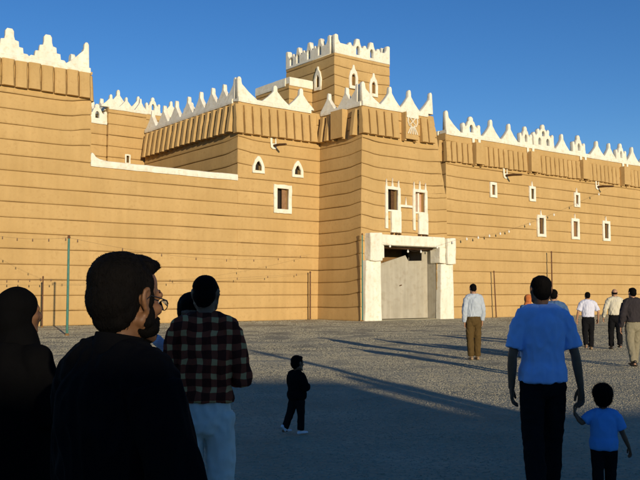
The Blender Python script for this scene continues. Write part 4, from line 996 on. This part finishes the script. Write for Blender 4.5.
# veiled women
def veiled(label, loc, yaw, H, scarf, gown, head_yaw=0, pin=False, voxel=.012, seed=0):
    s = H / 1.62; root = empty('person', (loc[0], loc[1], gz(*loc)), yaw); tag(root, label, 'person')
    hc = Vector((0, .03, 1.505)) * s; q = Quaternion((0, 0, 1), head_yaw); hk = s * .96
    mb = MB(); head_parts(mb, hc, hk, q, ears=False)
    mb.tube([Vector((0, -.01, 1.28)) * s, Vector((0, .0, 1.38)) * s, hc + Vector((0, -.01, -.05)) * s], [.06 * s, .05 * s, .05 * s], 12)
    mb.tube([Vector(p) * s for p in ((0, 0, .8), (0, 0, 1.0), (0, 0, 1.2), (0, 0, 1.31))], [(.15 * s, .1 * s), (.13 * s, .09 * s), (.15 * s, .1 * s), (.09 * s, .07 * s)], 14)
    arms = {1: ((.16, 0, 1.28), (.25, .03, 1.02), (.14, .22, .96)), -1: ((-.16, 0, 1.28), (-.25, .03, 1.02), (-.12, .23, .98))}
    for sd in (1, -1):
        mb.tube([Vector(p) * s for p in arms[sd]], [.042 * s, .034 * s, .024 * s], 10)
        mb.tube([Vector((sd * .08, 0, .84)) * s, Vector((sd * .085, .02, .45)) * s, Vector((sd * .085, 0, .07)) * s], [.08 * s, .052 * s, .034 * s], 10)
        mb.tube([Vector((sd * .085, -.05, .04)) * s, Vector((sd * .09, .14, .028)) * s], [.032 * s, .024 * s], 8)
    me = solid(mb, voxel * s, 3); hm = MB()
    for sd in (1, -1):
        w = Vector(arms[sd][2]) * s; fw_ = (w - Vector(arms[sd][1]) * s).normalized(); th = Vector((0, .2, 1)); th -= fw_ * th.dot(fw_); hand(hm, w, fw_, th, fw_.cross(th) * sd, s * .95, .6)
    join(me, hm); link('body', me, M['skin_h'], root); eyes(root, hc, hk, q)
    mb = MB(); sec = [(.03, .29, .25), (.3, .255, .215), (.7, .225, .175), (1.0, .20, .145), (1.2, .205, .135), (1.30, .165, .11), (1.36, .09, .08)]
    mb.tube([Vector((0, 0, z)) * s for z, _, _ in sec], [(a * s, b * s) for _, a, b in sec], 24, cap=False)
    for sd in (1, -1): mb.tube([Vector(p) * s for p in arms[sd]], [.070 * s, .072 * s, .066 * s], 12)
    mb.tube([Vector((-.17, 0, 1.28)) * s, Vector((.17, 0, 1.28)) * s], [.075 * s, .075 * s], 12, Vector((0, 1, 0)))
    link('gown', solid(mb, voxel * s, 2, .013 * s, 6, seed, .3), M[gown], root)
    # scarf: hood round the head, open at the face, falling over the shoulders
    mb = MB(); m3 = q.to_matrix()
    def E_(p, r): mb.ell(hc + q @ (Vector(p) * hk), [x * hk for x in r], m3, 20, 14)
    E_((0, -.026, .034), (.098, .104, .098)); E_((0, -.040, -.03), (.096, .094, .10)); E_((0, -.022, -.115), (.090, .086, .07))
    mb.tube([hc + Vector((0, -.02, -.10)) * hk, hc + Vector((0, -.01, -.19)) * hk, hc + Vector((0, -.012, -.27)) * hk, hc + Vector((0, -.012, -.34)) * hk], [(.09 * s, .085 * s), (.12 * s, .10 * s), (.18 * s, .125 * s), (.20 * s, .14 * s)], 20)
    sc = link('headscarf', solid(mb, voxel * s * .8, 3, .007 * s, 10, seed + 2, .4), M[scarf], root)
    if pin: link('pin', MB().ell(hc + q @ (Vector((-.03 + .075, -.112, -.015)) * hk), (.006, .004, .009), None, 10, 8).mesh(), M['silver'], sc, smooth=True)
    for sd in (1, -1): link('shoe', solid(MB().tube([Vector((sd * .09, -.06, .04)) * s, Vector((sd * .095, .17, .03)) * s], [.042 * s, .034 * s], 10), .01, 2), M['shoe'], root)
    return root
veiled('woman in black headscarf and long black gown beside the bearded man', at(17, 4.1), R(-30), 1.63, 'abaya', 'abaya', R(-18), True, .011, 3)
veiled('woman in orange headscarf half hidden behind the tall blue-shirted man', at(527.5, 20.5), R(20), 1.54, 'orange', 'navy', R(10), False, .014, 6)

# bearded man with spectacles, close to the viewer
HX = at(121, 2.2)
hp = person('bearded man with spectacles in a black shirt looking towards the gateway', HX, R(-46), 1.695, dict(shirt='black', trousers='dtrouser', untucked=True, loose=.02, collar=.050), dict(elbow_r=(.29, .02, 1.13), wrist_r=(.24, .16, .93), elbow_l=(-.29, .02, 1.13), wrist_l=(-.24, .18, .95)), voxel=.0058, seed=11, hair=None, head_yaw=R(9), head_tilt=R(-3), build=1.0, skin='skin_h')
def hero_head(h):
    c, q, k, root = h['headc'], h['q'], h['hk'], h['root']
    m3 = q.to_matrix()
    def EE(mb, p, r): mb.ell(c + q @ (Vector(p) * k), [x * k for x in r], m3, 24, 16)
    def strands(src, n, length, seed, w=.0011, lift=.25, keep=None):
        rs = random.Random(seed); V = []; Fc = []; polys = src.polygons
        for _ in range(n):
            p = polys[rs.randrange(len(polys))]; ce = p.center; nm = p.normal
            lc = q.inverted() @ (ce - c) / k
            d = Vector((0, -.35, -1)) if lc.z < .09 else Vector((.35 * (1 if lc.x > -.01 else -1), .4, -.15))
            d = q @ d; d = (d - nm * d.dot(nm)); 
            if d.length < 1e-4: continue
            d = (d.normalized() + nm * rs.uniform(.02, lift) + Vector((rs.uniform(-.25, .25), rs.uniform(-.25, .25), rs.uniform(-.2, .2)))).normalized()
            sdv = d.cross(nm).normalized() * w; L_ = length * rs.uniform(.5, 1.1); a = ce - nm * .002; b = a + d * L_ * .55 + nm * .002; e = a + d * L_ - nm * .001
            i = len(V); V += [a - sdv, a + sdv, b - sdv * .8, b + sdv * .8, e]; Fc += [(i, i + 1, i + 3, i + 2), (i + 2, i + 3, i + 4)]
        return mesh(V, Fc)
    hb = MB()
    EE(hb, (0, -.034, .052), (.084, .090, .081)); EE(hb, (0, -.052, .005), (.079, .072, .078)); EE(hb, (0, -.052, -.050), (.060, .046, .044))
    for s_ in (-1, 1): EE(hb, (s_ * .066, -.006, .044), (.017, .034, .038)); EE(hb, (s_ * .070, .016, .006), (.009, .010, .030)); EE(hb, (s_ * .058, -.044, -.02), (.017, .024, .040))
    EE(hb, (0, .022, .094), (.062, .052, .034)); EE(hb, (0, .052, .100), (.050, .032, .021))
    hm = solid(hb, .0045, 3, .003, 45, 2); ho = link('hair', hm, M['hair'], root)
    link('hair_strands', strands(hm, 9000, .014, 1, .0009, .12), M['hair'], ho)
    bb = MB()
    EE(bb, (0, .052, -.094), (.041, .045, .027)); EE(bb, (0, .071, -.082), (.028, .021, .021))
    for s_ in (-1, 1):
        EE(bb, (s_ * .046, .030, -.074), (.027, .040, .026)); EE(bb, (s_ * .061, .018, -.044), (.0165, .022, .036)); EE(bb, (s_ * .062, .008, -.056), (.0215, .018, .018)); EE(bb, (s_ * .066, .012, -.012), (.008, .013, .03)); EE(bb, (s_ * .034, .058, -.062), (.020, .024, .024)); EE(bb, (s_ * .018, .083, -.048), (.018, .010, .009))
    bm_ = solid(bb, .004, 2, .002, 60, 5); bo = link('beard', bm_, M['hair'], root)
    link('beard_strands', strands(bm_, 5000, .008, 2, .0007, .35), M['hair'], bo)
    for s_ in (-1, 1): link('eyebrow', solid(MB().tube([c + q @ (Vector(p) * k) for p in ((s_ * .014, .084, .026), (s_ * .032, .080, .030), (s_ * .048, .068, .025))], [.004, .005, .003], 8), .002, 1), M['hair'], root)
    g = empty('spectacles', root.matrix_world @ c) if False else None
    e = empty('spectacles', (0, 0, 0)); tag(e, 'thin dark metal spectacles worn by the bearded man', 'spectacles')
    W_ = Matrix.Translation(Vector(root.location)) @ Matrix.Rotation(root.rotation_euler.z, 4, 'Z')
    e.matrix_world = W_ @ Matrix.Translation(c) @ m3.to_4x4()
    def TT(ps, r, name='rim', mat='metal'): return link(name, MB().tube([Vector(p) * k for p in ps], [r * k] * len(ps), 8).mesh(), M[mat], e, smooth=True)
    for s_ in (-1, 1):
        ring = [(s_ * (.034 + .024 * math.cos(a)), .101 - .010 * abs(math.cos(a)) * (1 if math.cos(a) > 0 else 0), -.008 + .0145 * math.sin(a)) for a in [2 * math.pi * i / 20 for i in range(21)]]
        TT(ring, .0013)
        TT([(s_ * .058, .092, -.004), (s_ * .070, .076, .004), (s_ * .079, .04, .010), (s_ * .083, .006, .014), (s_ * .086, -.016, .0)], .0018, 'temple')
        V = [Vector(p) * k for p in ring[:-1]]; link('lens', mesh(V, [tuple(range(20))]), M['lens'], e)
    TT([(-.010, .101, -.006), (0, .103, -.001), (.010, .101, -.006)], .0013, 'bridge')
hero_head(hp)
